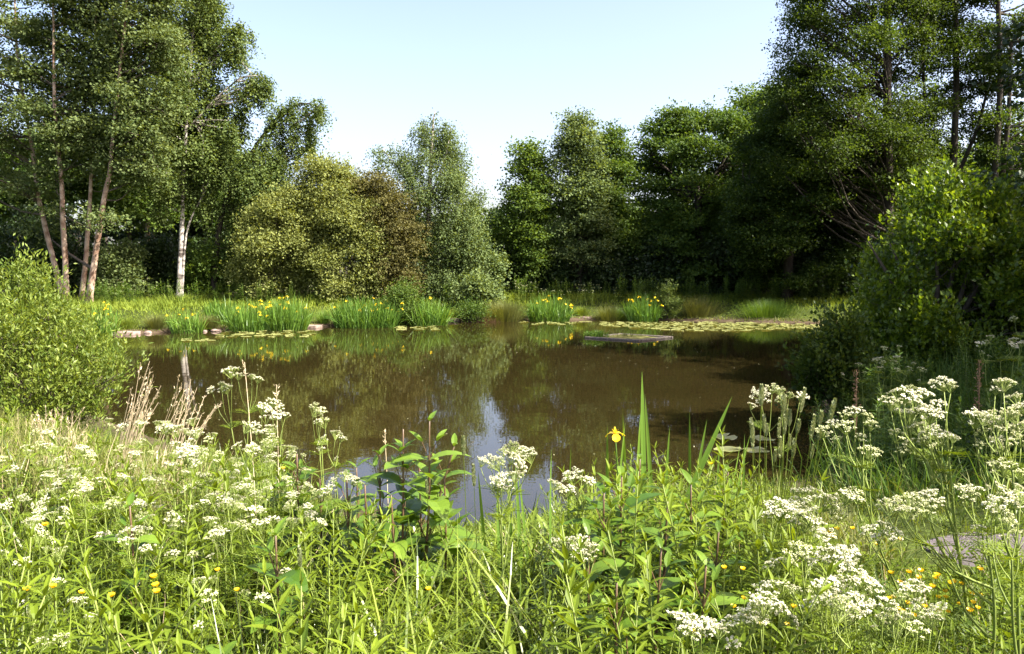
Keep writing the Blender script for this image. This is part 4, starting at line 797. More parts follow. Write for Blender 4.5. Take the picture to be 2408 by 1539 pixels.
p = near_scatter(26000, 3.6, 10.5, -.75, .5, .0); p = p[sdist(p[:, 0], p[:, 1]) < 1.4]; c = cap_height(*p.T)
tag(obj('edge_grass', grass_geo(p, np.clip(np.minimum(rng.uniform(.14, .45, len(p)), c * (.7 + 1.5 * rng.random(len(p)) ** 2.5)), .06, .45), .009, rng.uniform(.1, .8, len(p)), (.3, 1.8), 3, .4).mesh('edge_grass', M['grass'])), 'grass overhanging the near water edge', 'grass', kind='stuff')
near_grass(1700, .3, .8, .0034, (.2, 2.4), 5, 'dead_grass', 'bleached dead grass straws tangled in the near bank', 'dry', -.78, .8, 2.3, 9, .5, .25)
near_grass(2600, .35, .7, .007, (.6, 2.2), 5, 'tall_grass', 'rank grass at the foot of the big cow parsley on the right', 'grass', .42, .85, 2.6, 8, .25, .4, .85)
def undergrowth():
    p = near_scatter(7500, 1.35, 9, -.78, .8, .05); c = cap_height(*p.T); k = c > .12; p, c = p[k], c[k]; n = len(p); per = 13
    h = np.minimum(rng.uniform(.25, .6, n), c * rng.uniform(.35, .80, n)); a0 = rng.uniform(0, 6.28, n); lean = rng.normal(0, .12, (n, 2)); big = rng.random(n)
    t = (np.arange(per) + 1) / per; Z = h[:, None] * t; base = np.stack([p[:, 0:1] + lean[:, 0:1] * Z, p[:, 1:2] + lean[:, 1:2] * Z, p[:, 2:3] + Z], -1)
    a = a0[:, None] + np.arange(per) * 2.4; el = .15 + .9 * t ** 3 + rng.normal(0, .2, (n, per)); D = np.stack([np.cos(a) * np.cos(el), np.sin(a) * np.cos(el), np.sin(el)], -1).reshape(-1, 3)
    L = ((.05 + .045 * big)[:, None] * (1 - .5 * t ** 2) * rng.uniform(.8, 1.2, (n, per))).ravel(); g = Geo()
    blades(g, base.reshape(-1, 3), D, np.tile([0, 0, 1.0], (n * per, 1)), L, L * np.repeat(.2 + .3 * (big < .25), per), [(0, .25), (.25, .95), (.6, .85), (1, .05)], rng.uniform(.2, 1.2, n * per), np.clip(np.repeat(rng.normal(.35, .15, n), per) + .3 * np.tile(t ** 2, n) + rng.normal(0, .1, n * per), 0, 1), fold=.2)
    sticks(g, p - [0, 0, .02], base[:, -1], .0022, .0012, .6)
    tag(obj('undergrowth', g.mesh('undergrowth', M['herb'])), 'tangled leafy undergrowth filling the near bank', 'undergrowth', kind='stuff')
undergrowth()
# willowherb thicket
G3 = 'willowherb in the left foreground'; G4 = 'willowherb in the thicket right of centre'; G5 = 'willowherb low along the near bank'
def herbs(n, lo, hi, y0, y1, label, group, hmin=.45, hmax=.85, protos=HB, base_h=.72, mind=.0):
    p = near_scatter(n, y0, y1, lo, hi); c = cap_height(*p.T); i = 0
    for q, cc in zip(p, c):
        h = min(rng.uniform(hmin, hmax), cc * rng.uniform(.85, 1.08))
        if h < .14: continue
        s = max(h / base_h, .42) if h > .22 else h / base_h; i += 1
        protos[i % len(protos)].place(q, rng.uniform(0, 6.28), s, label, group, (rng.normal(0, .12), rng.normal(0, .12)))
herbs(165, -.72, -.16, 1.7, 7.0, 'leafy willowherb stem in the sunny tangle at lower left', G3)
herbs(125, .10, .36, 1.8, 5.0, 'bright willowherb stem in the tall thicket right of centre', G4, .5, .95)
herbs(48, -.16, .12, 1.6, 3.6, 'low willowherb stem among the arching grass at bottom centre', G5, .3, .6)
# figwort and other big-leaved plants, stems reddish
def figwort(label, px, d, top, nodes, L, lean=0, cat='wild plant', group=None, sides=True, base_px=None):
    b = drop(base_px or px, d); t = P(top[0], top[1], d + .05); root = empty('figwort', b, label, cat, group); L = L * 2.15; nodes += 1; gs = Geo(); gl = Geo()
    sp = curve_pts([b - [0, 0, .05], b + (t - b) * .5 + np.array([lean, 0, 0]), t], 12); tube(gs, sp - b, np.linspace(.0075, .0035, 12), 5)
    def leaf(c, a, el, l, cv):
        wf = .48 if l > .1 else .30
        D = np.array([[math.cos(a) * math.cos(el), math.sin(a) * math.cos(el), math.sin(el)]]); blades(gl, c[None], D, np.array([[0, 0, 1.0]]), l, l * wf, [(0, .12), (.08, .5), (.22, .92), (.42, 1), (.62, .8), (.82, .42), (1, .03)], cv, np.clip(rng.normal(.5, .2), 0, 1), fold=.22, twist=rng.normal(0, .2))
    a0 = rng.uniform(-.4, .4)
    for i in range(nodes):
        u = .22 + .78 * i / (nodes - 1); c = sp[min(11, int(u * 11))] - b; l = L * np.interp(u, [.25, .6, .9, 1], [1, 1, .75, .5]) * rng.uniform(.85, 1.15)
        for s in (0, math.pi):
            if i == nodes - 1: l *= .8
            a = a0 + i * 1.5708 + s + rng.normal(0, .2); el = np.interp(u, [.3, .9, 1], [.35, .5, .75]) + rng.normal(0, .12); leaf(c, a, el, l, rng.uniform(.5, 1.3))
            if sides and .45 < u < .95:
                e = c + np.array([math.cos(a) * .35, math.sin(a) * .35, .9]) * l * .5; sticks(gs, [c], [e], .003, .002)
                for s2 in (-1, 1): leaf(e, a + s2 * .9, .8, l * .45, .6)
    obj('stem', gs.mesh('stem', M['redstalk'], True), root); obj('leaves', gl.mesh('leaves', M['figwort']), root)
figwort('tallest red-stemmed figwort standing against the water at centre', 925, 3.3, (948, 1010), 6, .105, .01)
figwort('red-stemmed figwort bending right with its tip against the water', 965, 3.45, (1068, 1050), 5, .11, -.02)
figwort('short figwort with a nodding tip left of the tallest one', 885, 3.35, (893, 1070), 5, .095)
figwort('figwort leaning right beside the tallest one, big glossy leaf below', 1020, 3.3, (1010, 990), 5, .10, .03, base_px=960)
figwort('red-stemmed figwort with pale leaf among white umbels left of centre', 690, 3.5, (698, 1068), 6, .105)
figwort('small figwort between the white umbels and the tallest figwort', 800, 3.4, (815, 1120), 5, .10, .01)
figwort('figwort low in front of the water, half hidden in grass', 860, 3.1, (858, 1140), 4, .10)
figwort('low figwort with broad leaves at the left end of the water gap', 745, 3.5, (752, 1125), 4, .10)
figwort('figwort low among grass at the foot of the tallest one', 930, 3.0, (920, 1165), 4, .095)
figwort('low figwort with big leaves right of the tallest one', 1035, 3.3, (1045, 1120), 4, .105, .01)
figwort('figwort with overlapping leaves in the middle of the water gap', 840, 3.6, (838, 1100), 4, .105)
figwort('figwort standing behind the tallest one against the sky reflection', 990, 3.7, (985, 1085), 4, .10)
figwort('dark-stemmed figwort at the left of the willowherb thicket', 1425, 2.9, (1420, 1160), 5, .10)
figwort('dark-stemmed figwort in the middle of the willowherb thicket', 1465, 3.0, (1462, 1120), 5, .11)
figwort('reddish figwort with broad leaves at the right of the willowherb thicket', 1610, 2.9, (1625, 1140), 5, .11, .02)
figwort('low broad-leaved figwort at bottom of the willowherb thicket', 1540, 2.35, (1555, 1290), 5, .085)
figwort('broad-leaved figwort beside the buttercups right of the thicket', 1680, 2.6, (1690, 1250), 5, .09)
for (lab, px, d, tp) in (('broad-leaved figwort in front of the single iris', 1500, 3.4, (1505, 1080)), ('broad-leaved figwort behind the seeding grasses of the thicket', 1700, 3.3, (1712, 1110)), ('broad-leaved figwort low at the left foot of the thicket', 1390, 2.5, (1385, 1260)), ('broad-leaved figwort in the heart of the thicket', 1560, 2.7, (1570, 1180)),
    ('broad-leaved figwort low in the front of the thicket', 1460, 2.1, (1450, 1370)), ('broad-leaved figwort at the right foot of the thicket', 1650, 2.3, (1660, 1330)), ('broad-leaved figwort among the umbels at lower left', 300, 2.7, (305, 1190)), ('broad-leaved figwort in the grass left of centre', 640, 2.4, (648, 1260))):
    figwort(lab, px, d, tp, 5, .088)
def dock(label, px, py, d, n, L, group='dock plants in the foreground'):
    b = drop(px, d); t = P(px, py, d); root = empty('dock_plant', b, label, 'wild plant', group); g = Geo(); gs = Geo()
    for i in range(n):
        a = i * 2.4 + rng.normal(0, .2); c = np.array([0, 0, (t[2] - b[2]) * rng.uniform(.5, .95)]) + rng.normal(0, .03, 3); D = np.array([[math.cos(a) * .7, math.sin(a) * .7, rng.uniform(.3, 1)]]); sticks(gs, [[0, 0, -.02]], [c], .003, .002)
        l = L * rng.uniform(.7, 1.1); blades(g, c[None], D, np.array([[0, 0, 1.0]]), l, l * .5, [(0, .3), (.12, .85), (.4, 1), (.7, .85), (.9, .5), (1, .1)], rng.uniform(.3, 1.2), rng.uniform(.3, .9), fold=.12)
    obj('stem', gs.mesh('stem', M['redstalk']), root); obj('leaves', g.mesh('leaves', M['figwort']), root)
dock('dock with broad rounded pale leaves at the bottom of the thicket', 1517, 1470, 2.0, 5, .075)
dock('dock with broad leaves at the bottom edge, right of centre', 1330, 1510, 1.9, 6, .09)
dock('broad dock leaves at the bottom edge beside the white umbels', 1770, 1480, 2.0, 6, .08)
dock('broad dock leaves among grass at bottom left', 420, 1480, 2.0, 5, .07)
# the near iris with one yellow flower
def near_iris():
    d = 4.3; b = drop(1500, d); root = empty('iris_plant', b, 'yellow iris in single flower with tall sword leaves at the near water edge', 'iris'); g = Geo(); gs = Geo()
    for (bx_, by, tx, ty, w, dd) in ((1520, 1260, 1507, 872, .034, 0), (1545, 1240, 1520, 930, .024, .1), (1530, 1250, 1722, 934, .036, -.05), (1600, 1250, 1660, 985, .022, .15), (1480, 1260, 1468, 968, .02, .1), (1490, 1250, 1502, 960, .022, .2), (1430, 1250, 1428, 1000, .02, .1), (1560, 1250, 1565, 990, .02, .2), (1625, 1240, 1622, 965, .018, .25), (1440, 1260, 1462, 985, .018, 0)):
        B0 = P(bx_, by, d + dd); B0[2] = gz(B0[0], B0[1]); T0 = P(tx, ty, d + dd - .05); v = T0 - B0; N = unit(np.array([rng.normal(0, .25), -1, .1])); blades(g, (B0 - b)[None], unit(v)[None], N[None], np.linalg.norm(v), w, [(0, .8), (.4, 1), (.7, .9), (.88, .55), (1, .03)], rng.normal(0, .08), rng.uniform(.4, .9), twist=rng.normal(0, .3), fold=.12)
    F0 = P(1447, 1022, d); S0 = P(1460, 1260, d); S0[2] = gz(S0[0], S0[1]); tube(gs, curve_pts([S0, (S0 + F0) / 2 + [.01, 0, 0], F0 - [0, 0, .005]], 7) - b, np.linspace(.006, .004, 7), 5)
    obj('leaves', g.mesh('leaves', M['iris']), root); obj('stem', gs.mesh('stem', M['iris'], True), root); obj('flower', IFL, root, F0 - b, (.1, -.1, .5), 1.15)
near_iris()
def sword(label, items, d):
    b = drop(items[0][0], d); root = empty('iris_plant', b, label, 'iris', 'flowerless near iris leaves'); g = Geo()
    for (bx_, tx, ty, w) in items:
        B0 = drop(bx_, d + rng.normal(0, .06)); T0 = P(tx, ty, d); v = T0 - B0; N = unit(np.array([rng.normal(0, .4), -1, .1])); blades(g, (B0 - b)[None], unit(v)[None], N[None], np.linalg.norm(v), w, [(0, .8), (.4, 1), (.7, .9), (.88, .55), (1, .03)], rng.normal(0, .15), rng.uniform(.5, .9), twist=rng.normal(0, .3), fold=.12)
    obj('leaves', g.mesh('leaves', M['iris']), root)
sword('pale sword leaves rising beside the white umbel in front of the sky reflection', [(1150, 1128, 1100, .017), (1215, 1190, 1100, .016), (1235, 1210, 1080, .017), (1250, 1230, 1120, .014), (1175, 1170, 1130, .014), (1300, 1285, 1055, .012), (1330, 1345, 1045, .012)], 3.6)
sword('flat sword leaves leaning over the water near the seeding grasses', [(1720, 1738, 1010, .018), (1700, 1745, 1045, .016), (1760, 1752, 1030, .014), (1690, 1690, 1040, .014)], 4.6)
# ------------------------------------------------------------------ white umbels of the foreground
def heads(lst, d, jit=.05): return [P(a, b, d + rng.normal(0, jit)) for a, b in lst]
def around(c, n, rx, ry): return [(c[0] + rng.uniform(-rx, rx), c[1] + rng.uniform(-ry, ry)) for _ in range(n)]
G6 = 'cow parsley heads in the flowery left foreground'
parsley('tall cow parsley whose white heads stand against the brown water at left', drop(560, 3.7), heads([(522, 920), (545, 893), (560, 895), (592, 895), (605, 903), (500, 925), (535, 928)], 3.7), .05, 4, fork=.6)
parsley('cow parsley with flat white heads right of the dry reeds', drop(640, 3.5), heads([(640, 960), (660, 970), (615, 978), (650, 990), (625, 1000), (670, 985), (600, 1010)], 3.5), .1, 4, fork=.6)
parsley('thin cow parsley with ripening heads over the water, alone left of centre', drop(760, 3.7), heads([(742, 962), (755, 975), (735, 982), (748, 1000), (765, 1010)], 3.7), .3, 3, fork=.65)
parsley('cow parsley with two heads beside the figwort left of centre', drop(790, 3.5), heads([(770, 1045), (788, 1036), (800, 1040)], 3.5), .1, 3, fork=.7)
parsley('cow parsley with wide white heads in front of the dry reeds', drop(440, 3.6), heads(around((430, 1020), 7, 45, 18), 3.6), .05, 4, fork=.6)
parsley('cow parsley with crowded heads below the dry reeds', drop(500, 3.3), heads(around((500, 1078), 9, 70, 25), 3.3), .05, 4, fork=.6)
parsley('cow parsley with crowded heads left of the pale-leaved figwort', drop(610, 3.2), heads(around((610, 1060), 10, 60, 40), 3.2), .05, 4, fork=.6)
parsley('cow parsley in bright flower left of the single iris, in front of the sky reflection', drop(1195, 3.0), heads([(1130, 1100), (1150, 1090), (1165, 1102), (1185, 1075), (1205, 1068), (1222, 1085), (1235, 1078), (1250, 1092), (1200, 1095), (1175, 1110), (1215, 1105)], 3.0), 0, 4, fork=.62)
parsley('low cow parsley close below the brightest one before the sky reflection', drop(1185, 2.95), heads([(1160, 1150), (1180, 1145), (1200, 1155), (1210, 1140), (1195, 1165)], 2.95), 0, 3, fork=.65)
parsley('cow parsley with white heads at the left edge of the willowherb thicket', drop(1345, 3.0), heads([(1350, 1135), (1368, 1130), (1385, 1140), (1375, 1148), (1300, 1155), (1318, 1162), (1335, 1170)], 3.0), 0, 3, fork=.65)
parsley('cow parsley with a white head low in front of the willowherb thicket', drop(1350, 2.4), heads([(1310, 1315), (1330, 1308), (1350, 1298), (1368, 1290), (1385, 1305), (1370, 1318), (1395, 1325), (1345, 1322)], 2.4), 0, 4, fork=.65)
parsley('cow parsley with heads against the left part of the sky reflection', drop(800, 3.1), heads([(790, 1140), (810, 1135), (828, 1142), (845, 1150), (765, 1170), (780, 1178)], 3.1), 0, 3, fork=.65)
G7 = 'big cow parsley plants at the right foreground'
parsley('cow parsley among the seeding grasses at the near water edge', drop(1860, 3.6), heads([(1790, 940), (1815, 928), (1835, 932), (1855, 938), (1880, 945), (1765, 965), (1845, 950)], 3.6), .3, 3, group=G7, fork=.6)
parsley('large ripening cow parsley left of the biggest one at right', drop(2230, 2.7), heads([(1985, 990), (2010, 985), (2030, 1000), (1960, 1010), (1990, 1025), (2045, 1015), (1935, 1030), (2020, 1040), (1970, 1045), (2060, 1075), (2040, 1085)], 2.75), .55, 3, group=G7, fork=.55, thick=1.2)
parsley('biggest cow parsley at right, its forking stems leaning left over the shaded bank', drop(2360, 2.5), heads([(2110, 940), (2140, 930), (2165, 942), (2125, 950), (2220, 922), (2235, 926), (2095, 968), (2115, 962), (2150, 975), (2175, 985), (2200, 968), (2185, 1000), (2140, 1005), (2165, 1030), (2200, 1035), (2215, 1050), (2240, 1045), (2190, 1060), (2120, 1075), (2105, 1045), (2150, 1062)], 2.55), .15, 4, group=G7, fork=.6, thick=1.6)
parsley('tall cow parsley with a mass of white heads cut by the right edge', drop(2470, 2.4), heads([(2290, 1010), (2310, 1002), (2330, 1012), (2350, 1000), (2370, 990), (2395, 1000), (2320, 1035), (2345, 1030), (2365, 1040), (2390, 1030), (2300, 1055), (2330, 1062), (2360, 1065), (2400, 1055), (2340, 930), (2360, 925), (2395, 960), (2420, 985), (2430, 1020)], 2.45), .2, 4, group=G7, fork=.6, thick=1.5)
parsley('cow parsley bending low with heads over the path at right', drop(2420, 2.3), heads([(2090, 1215), (2115, 1205), (2140, 1200), (2165, 1205), (2185, 1195), (2205, 1200), (2150, 1215), (2180, 1220), (2130, 1225), (2260, 1180), (2285, 1175), (2340, 1110), (2360, 1125), (2400, 1140)], 2.3), .15, 4, group=G7, fork=.6, thick=1.4)
parsley('cow parsley with drooping heads over the path at the right edge', drop(2480, 2.2), heads([(2330, 1190), (2350, 1210), (2380, 1200), (2400, 1185), (2370, 1250), (2395, 1290), (2340, 1235), (2300, 1260)], 2.2), .25, 4, group=G7, fork=.6, thick=1.3)
parsley('cow parsley in dense white flower beside the seeding grasses', drop(1900, 2.55), heads([(1830, 1220), (1850, 1212), (1875, 1205), (1895, 1190), (1915, 1198), (1935, 1205), (1955, 1215), (1970, 1228), (1860, 1230), (1890, 1222), (1815, 1235), (1985, 1190), (1995, 1182)], 2.55), 0, 4, group=G7, fork=.66)
parsley('cow parsley with white heads just above the buttercups', drop(1930, 2.3), heads([(1870, 1245), (1890, 1255), (1905, 1240), (1925, 1260), (2050, 1265), (2075, 1262), (2095, 1275), (2070, 1280), (1940, 1275)], 2.35), 0, 4, group=G7, fork=.66)
parsley('cow parsley in the white drift left of the path, upper clump', drop(1900, 2.1), heads([(1840, 1330), (1860, 1320), (1885, 1315), (1905, 1330), (1960, 1325), (1990, 1318), (2010, 1330), (1935, 1345), (1980, 1345), (2020, 1348), (1830, 1350)], 2.1), .05, 4, group=G7, fork=.66)
parsley('cow parsley in the white drift left of the path, middle clump', drop(1980, 1.95), heads([(1920, 1400), (1945, 1390), (1970, 1385), (1995, 1380), (2020, 1390), (2045, 1400), (1960, 1410), (1990, 1405), (1935, 1425), (2010, 1418), (1840, 1410), (1865, 1402), (1820, 1420)], 1.95), .05, 4, group=G7, fork=.66)
parsley('cow parsley in the white drift at the bottom edge, lower clump', drop(1960, 1.85), heads([(1930, 1450), (1955, 1445), (1985, 1440), (2010, 1445), (2040, 1450), (1970, 1465), (2000, 1470), (2080, 1440), (2120, 1425), (2150, 1420), (2170, 1432)], 1.85), .05, 4, group=G7, fork=.66)
parsley('cow parsley in white flower near the bottom edge right of the dock', drop(1800, 1.9), heads([(1775, 1465), (1795, 1455), (1815, 1460), (1790, 1480), (1770, 1490), (1830, 1475)], 1.9), 0, 3, group=G7, fork=.66)
parsley('cow parsley at the bottom edge with heads half out of the picture', drop(1650, 1.85), heads([(1600, 1500), (1625, 1495), (1650, 1485), (1670, 1492), (1640, 1510), (1690, 1505), (1720, 1520), (1740, 1500)], 1.85), 0, 3, group=G7, fork=.66)
parsley('cow parsley at the bottom right edge, shaded heads', drop(2150, 1.8), heads([(2100, 1470), (2130, 1480), (2160, 1465), (2190, 1478), (2220, 1455), (2110, 1505), (2150, 1500)], 1.8), .1, 3, group=G7, fork=.66)
# scattered ones of the left field, each listed where a head shows
for i, (a, b) in enumerate([(40, 1035), (75, 1030), (110, 1035), (170, 1035), (215, 1045), (60, 1065), (35, 1095), (110, 1100), (190, 1075), (160, 1130), (250, 1110), (300, 980), (330, 985), (260, 1005), (340, 1030), (395, 1075), (120, 1160), (165, 1165), (90, 1185), (40, 1200), (20, 1225), (220, 1150), (290, 1220), (320, 1240), (350, 1230), (400, 1135), (440, 1180), (480, 1155), (520, 1130), (570, 1150), (620, 1120), (660, 1110), (640, 1165), (700, 1130), (560, 1200), (600, 1210), (450, 1245), (500, 1190), (380, 1260), (680, 1190), (730, 1105), (45, 1330), (100, 1370), (230, 1180), (90, 1505), (150, 1495), (600, 1345), (360, 1540), (420, 1400), (70, 1260), (540, 1080), (470, 1100)]):
    d = float(np.interp(b, [980, 1100, 1250, 1540], [4.6, 3.4, 2.5, 1.9])) * rng.uniform(.94, 1.08); bb = drop(a + rng.normal(0, 12), d); t = P(a, b, d); h = t[2] - bb[2]
    if h < .2: continue
    PARS[i % 4].place(bb, rng.uniform(0, 6.28), h / .8, 'cow parsley in white flower in the sunny tangle at lower left', G6)
for i in range(46):
    a, b = rng.uniform(0, 720), 1010 + 230 * rng.random() ** 1.3; d = float(np.interp(b, [980, 1100, 1250, 1540], [4.8, 3.6, 2.7, 1.9])) * rng.uniform(.97, 1.15); bb = drop(a, d); hh_ = P(a, b, d)[2] - bb[2]
    if hh_ > .25: PARS[i % 4].place(bb, rng.uniform(0, 6.28), hh_ / .8, 'cow parsley in white flower in the sunny tangle at lower left', G6)
# shaded right slope
G8 = 'herbs on the shaded right slope'
p = scatter(160, 3.2, 10.5, 6.5, 14, .1, 9); 
for i, q in enumerate(p):
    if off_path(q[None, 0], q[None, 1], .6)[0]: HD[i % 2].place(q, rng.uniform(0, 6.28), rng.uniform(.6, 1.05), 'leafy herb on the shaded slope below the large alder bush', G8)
p = scatter(16000, 2.8, 11, 5.6, 14, .05, 9); p = p[off_path(p[:, 0], p[:, 1], .45)]
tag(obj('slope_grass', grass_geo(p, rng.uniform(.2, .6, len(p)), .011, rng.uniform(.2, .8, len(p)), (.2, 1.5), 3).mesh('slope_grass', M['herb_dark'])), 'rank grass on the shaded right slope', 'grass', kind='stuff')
p = scatter(16000, 1.9, 12, 3.2, 7.2, .3, 20); p = p[off_path(p[:, 0], p[:, 1], .36) | ((p[:, 0] < 2.95) & off_path(p[:, 0], p[:, 1], .16)) | (off_path(p[:, 0], p[:, 1], .24) & (rng.random(len(p)) < .6))]; p = p[(p[:, 1] > 4.3) | (p[:, 0] > 3.6)]
tag(obj('verge_grass', grass_geo(p, rng.uniform(.07, .24, len(p)), .007, rng.uniform(.1, .9, len(p)), (.3, 1.6), 3, .4).mesh('verge_grass', M['grass'])), 'short grass on the verge behind the path', 'grass', kind='stuff')
p = scatter(700, 2.6, 9, 4.9, 6.8, .4, 20); p = p[off_path(p[:, 0], p[:, 1], .5)]
tag(obj('tall_grass', grass_geo(p, rng.uniform(.2, .5, len(p)), .007, rng.uniform(.1, .9, len(p)), (.3, 1.8), 5, .3).mesh('tall_grass', M['rush'])), 'taller tufts of grass on the verge behind the path', 'grass', kind='stuff')
G9 = 'cow parsley on the shaded right slope'
for i, (a, b, d) in enumerate([(2065, 845, 9), (2105, 825, 9.5), (2130, 828, 9.2), (2080, 835, 8.8), (2160, 865, 8.5), (2135, 875, 8.4), (2375, 780, 8), (2395, 790, 7.8), (2350, 800, 8.2), (2400, 760, 8.4), (2050, 850, 9)]):
    bb = drop(a, d); h = P(a, b, d)[2] - bb[2]; PARS[i % 4].place(bb, rng.uniform(0, 6.28), h / .8, 'cow parsley flowering in shade below the large alder bush', G9)
# dead stalks on the slope
for (a, b, d, lab) in ((2310, 850, 7.5, 'dead brown dock spike standing on the shaded slope'), (2020, 870, 8.0, 'thin dead stalk beside the small alder sapling')):
    bb = drop(a, d); h = P(a, b, d)[2] - bb[2]; root = empty('dead_stalk', bb, lab, 'dead plant'); g = Geo(); tube(g, [(0, 0, -.05), (.02, 0, h * .5), (.0, 0, h)], [.008, .006, .004], 5, m=0); obj('stem', g.mesh('stem', M['brown'], True), root)
    n = 160; g = Geo(); z = rng.uniform(.45, 1, n) * h; rhombs(g, np.stack([rng.normal(0, .012, n), rng.normal(0, .012, n), z], 1), unit(rand_dir(n) + [0, 0, .8]), rand_dir(n), .03, .012, rng.random(n)); obj('seed_head', g.mesh('seed_head', M['brown']), root)
# ------------------------------------------------------------------ the sallow bush on the left
bush('sallow_bush', 'sunlit yellow-green sallow bush with upright shoots filling the left foreground', 8.8, 60,
     [(735, -120, 85), (780, -140, 140), (830, -140, 190), (880, -140, 225), (930, -140, 235), (990, -140, 225), (1040, -140, 210)], 120, .2, 'bush_l', 24000, .062, .021, 'shoot', k=14, stems=8, shell=.3, wild=2.6,
     extra=[px_lobe(45, 668, 10, 18, 8.8), px_lobe(75, 678, 9, 14, 8.8, .2), px_lobe(15, 690, 14, 16, 8.8), px_lobe(105, 700, 10, 16, 8.8), px_lobe(255, 900, 18, 30, 8.8, .1), px_lobe(280, 880, 7, 16, 8.8), px_lobe(215, 850, 18, 24, 8.8), px_lobe(150, 770, 14, 18, 8.8)])
# ------------------------------------------------------------------ dry reeds
def dry_clump(label, stems, d, low, bx0, bx1):
    b = drop((bx0 + bx1) / 2, d); root = empty('dry_grass_clump', b, label, 'dry grass', 'bleached dry grass at the near water edge'); g = Geo(); gh = Geo()
    for (tx, ty) in [(a + rng.normal(0, 10), b_ + abs(rng.normal(0, 22)) * (k > 0)) for a, b_ in stems for k in range(2)]:
        gh = Geo()
        B0 = drop(rng.uniform(bx0, bx1) - 28, d + rng.normal(0, .12)); T0 = P(tx, ty, d + rng.normal(0, .1)); m = (B0 + T0) / 2 + np.array([(B0[0] - T0[0]) * .12, 0, .03]); cp = curve_pts([B0, m, T0], 8) - b; tube(g, cp, np.linspace(.0035, .0016, 8), 3, tint=rng.uniform(.2, 1))
        n = 11; i = rng.uniform(.84, 1, n); c = np.stack([np.interp(i, np.linspace(0, 1, 8), cp[:, k]) for k in range(3)], 1); u = unit(cp[-1] - cp[-2]); rhombs(gh, c + rng.normal(0, .004, (n, 3)), unit(u + .45 * rng.normal(size=(n, 3))), rand_dir(n), .024, .005, rng.uniform(.3, 1, n)); obj('seed_head', gh.mesh('seed_head', M['dry']), root)
    n = 150; pts = np.stack([rng.normal(0, .16, n), rng.normal(0, .12, n), np.zeros(n)], 1); grass_geo(pts, rng.uniform(low * .4, low, n), .006, rng.uniform(.1, .9, n), (.1, 1.2), 3, .35, g=g)
    obj('straw', g.mesh('straw', M['dry']), root)
dry_clump('bleached dry grass leaning right beside the sallow bush', [(350, 850), (362, 868), (340, 880), (372, 885), (330, 900), (355, 905), (318, 915), (345, 925), (310, 930), (365, 940), (325, 945), (300, 950), (350, 960), (335, 970)], 5.2, .5, 255, 330)
dry_clump('bleached dry grass with open stems leaning far right over the water', [(440, 885), (450, 900), (430, 905), (468, 915), (475, 930), (415, 925), (460, 950), (500, 955), (480, 970), (405, 950), (445, 975), (520, 945)], 5.0, .45, 330, 420)
dry_clump('faded dry grass at the foot of the sallow bush', around((150, 985), 16, 70, 30), 5.6, .4, 90, 220)
for (a, b, c_, lab) in ((575, 852, 590, 'lone tall bleached stalk between the dry grass and the white umbels'), (905, 1015, 900, 'lone thin dry stalk in front of the tallest figwort'), (650, 905, 630, 'thin dry stalk above the white umbels left of centre')):
    d = 3.7; bb = drop(c_, d); t = P(a, b, d); root = empty('dry_stalk', bb, lab, 'dry stalk'); g = Geo(); cp = curve_pts([bb - [0, 0, .03], (bb + t) / 2 + [.012, 0, 0], t], 8) - bb; tube(g, cp, np.linspace(.003, .0014, 8), 4, tint=.7); obj('stem', g.mesh('stem', M['dry']), root)
    n = 14; g = Geo(); rhombs(g, cp[-1] + np.stack([rng.normal(0, .004, n), rng.normal(0, .004, n), -rng.uniform(0, .06, n)], 1), unit(rand_dir(n) + [0, 0, 1]), rand_dir(n), .02, .005, rng.random(n)); obj('seed_head', g.mesh('seed_head', M['dry']), root)
# ------------------------------------------------------------------ seeding grasses right of centre
def stalk_proto(h, hl):
    root = empty('seeding_grass', (0, 0, 0), 'green seeding grass stalk', 'grass stalk'); g = Geo(); cp = curve_pts([(0, 0, -.03), (.01, .01, h * .5), (.03, .01, h)], 8); tube(g, cp, np.linspace(.0026, .0014, 8), 4)
    n = 4; grass_geo(np.stack([rng.normal(0, .01, n), rng.normal(0, .01, n), np.zeros(n)], 1), rng.uniform(.35, .6, n), .007, .5, (.4, 1.4), 5, .2, g=g); obj('stem', g.mesh('stem', M['grass']), root)
    n = 150; i = rng.uniform(0, 1, n); c = cp[-1] + (cp[-1] - cp[-2]) / np.linalg.norm(cp[-1] - cp[-2]) * (i * hl)[:, None]; rr = rng.uniform(.003, .0046) * np.sin(np.pi * np.clip(i * .9 + .08, 0, 1)); a = rng.uniform(0, 6.28, n)
    g = Geo(); rhombs(g, c + np.stack([np.cos(a) * rr, np.sin(a) * rr, a * 0], 1), unit(np.stack([np.cos(a) * .5, np.sin(a) * .5, np.ones(n)], 1)), np.stack([np.cos(a), np.sin(a), a * 0], 1), .013, .006, rng.random(n)); obj('seed_head', g.mesh('seed_head', M['seed']), root)
    return Proto(root)
ST = [stalk_proto(.75, .06), stalk_proto(.76, .085), stalk_proto(.74, .045), stalk_proto(.77, .07)]
for i, (a, b) in enumerate([(1783, 900), (1800, 925), (1812, 960), (1825, 935), (1838, 955), (1850, 945), (1865, 930), (1880, 935), (1893, 965), (1905, 990), (1920, 955), (1840, 990), (1860, 985), (1815, 1000), (1795, 985), (1875, 1000), (1850, 1020), (1830, 1035), (1805, 1040), (1890, 1020), (1910, 1040), (1780, 1020)]):
    d = 3.3 + rng.normal(0, .15); bb = drop(1840 + (a - 1840) * .55 + rng.normal(0, 10), d); t = P(a, b, d); v = t - bb
    ST[i % 4].place(bb, rng.normal(0, .3), np.linalg.norm(v) / .83, 'green seeding grass stalk in the tall tuft beside the near lily pads', 'seeding grasses right of centre', (rng.normal(0, .07), math.atan2(v[0], v[2]) * .8 + rng.normal(0, .07)))
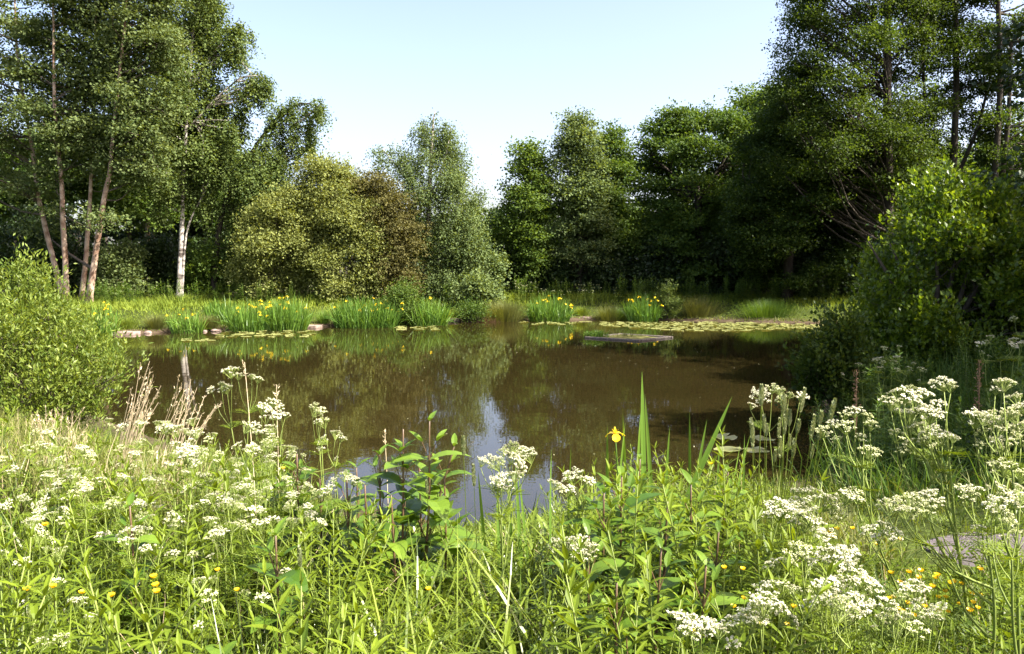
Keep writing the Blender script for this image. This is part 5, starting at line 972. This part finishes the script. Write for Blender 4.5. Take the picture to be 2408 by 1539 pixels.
for i, (a, b, d) in enumerate([(1100, 1020, 3.0), (1112, 1100, 3.0), (1370, 1125, 3.0), (700, 1300, 2.3), (1005, 1120, 3.2)]):
    bb = drop(a + 8, d); t = P(a, b, d); ST[i % 4].place(bb, rng.uniform(0, 6), max(.3, (t[2] - bb[2]) / .83), 'single green seeding grass stalk rising among the plants in front of the water', 'single seeding grasses in front of the water')
# ------------------------------------------------------------------ buttercups
def buttercup_proto(H):
    root = empty('buttercup', (0, 0, 0), 'yellow buttercup', 'wildflower'); g = Geo(); tube(g, curve_pts([(0, 0, -.02), (.01, 0, H / 2), (.0, .01, H)], 5), .0012, 3); obj('stem', g.mesh('stem', M['stalk']), root); g = Geo()
    for j in range(5):
        a = j * 1.2566; blades(g, np.array([[0, .01, H]]), np.array([[math.cos(a), math.sin(a), .6]]), np.array([[-math.cos(a) * .5, -math.sin(a) * .5, .8]]), .0125, .0125, [(0, .35), (.5, 1), (.85, .9), (1, .4)], -.5, .6)
    obj('flower', g.mesh('flower', M['yellow']), root); return Proto(root)
BH = (.14, .24, .38, .58, .8); BC = [buttercup_proto(q) for q in BH]
for q_ in BC: tag(q_.root, 'yellow buttercup in the short grass below the path', group='buttercups in the short grass')
def buttercups(lst, label, group, dd=None):
    for i, (a, b) in enumerate(lst):
        d = dd or float(np.interp(b, [1100, 1300, 1540], [3.4, 2.4, 1.8])); t = P(a, b, d); x, y = t[0], d; z = gz(x, y); h = t[2] - z
        q = int(np.argmin([abs(math.log(max(h, .1) / c)) for c in BH])); BC[q].place((x, y, z), rng.uniform(0, 6.28), min(1.3, max(.7, h / BH[q])), label, group, (rng.normal(0, .05), rng.normal(0, .05)))
buttercups([(40, 1395), (72, 1388), (245, 1412), (218, 1405), (365, 1357), (378, 1380), (395, 1372), (520, 1340), (600, 1370), (90, 1240), (650, 1100), (1035, 1395)], 'yellow buttercup in the tangle at lower left', 'buttercups at lower left')
buttercups([(1690, 1325), (1725, 1330), (1745, 1415), (1800, 1455), (1825, 1440), (1835, 1465), (1668, 1495), (1640, 1085), (1820, 1470), (1700, 1440)], 'yellow buttercup in front of the willowherb thicket', 'buttercups before the thicket')
buttercups([(2035, 1250), (2060, 1262), (1985, 1268), (2005, 1245), (2045, 1280), (1975, 1255)], 'yellow buttercup beside the white drift left of the path', 'buttercups left of the path', 2.9)
buttercups([(rng.uniform(2080, 2300), rng.uniform(1345, 1450)) for _ in range(34)], 'yellow buttercup in the short grass below the path', 'buttercups in the short grass', 2.45)
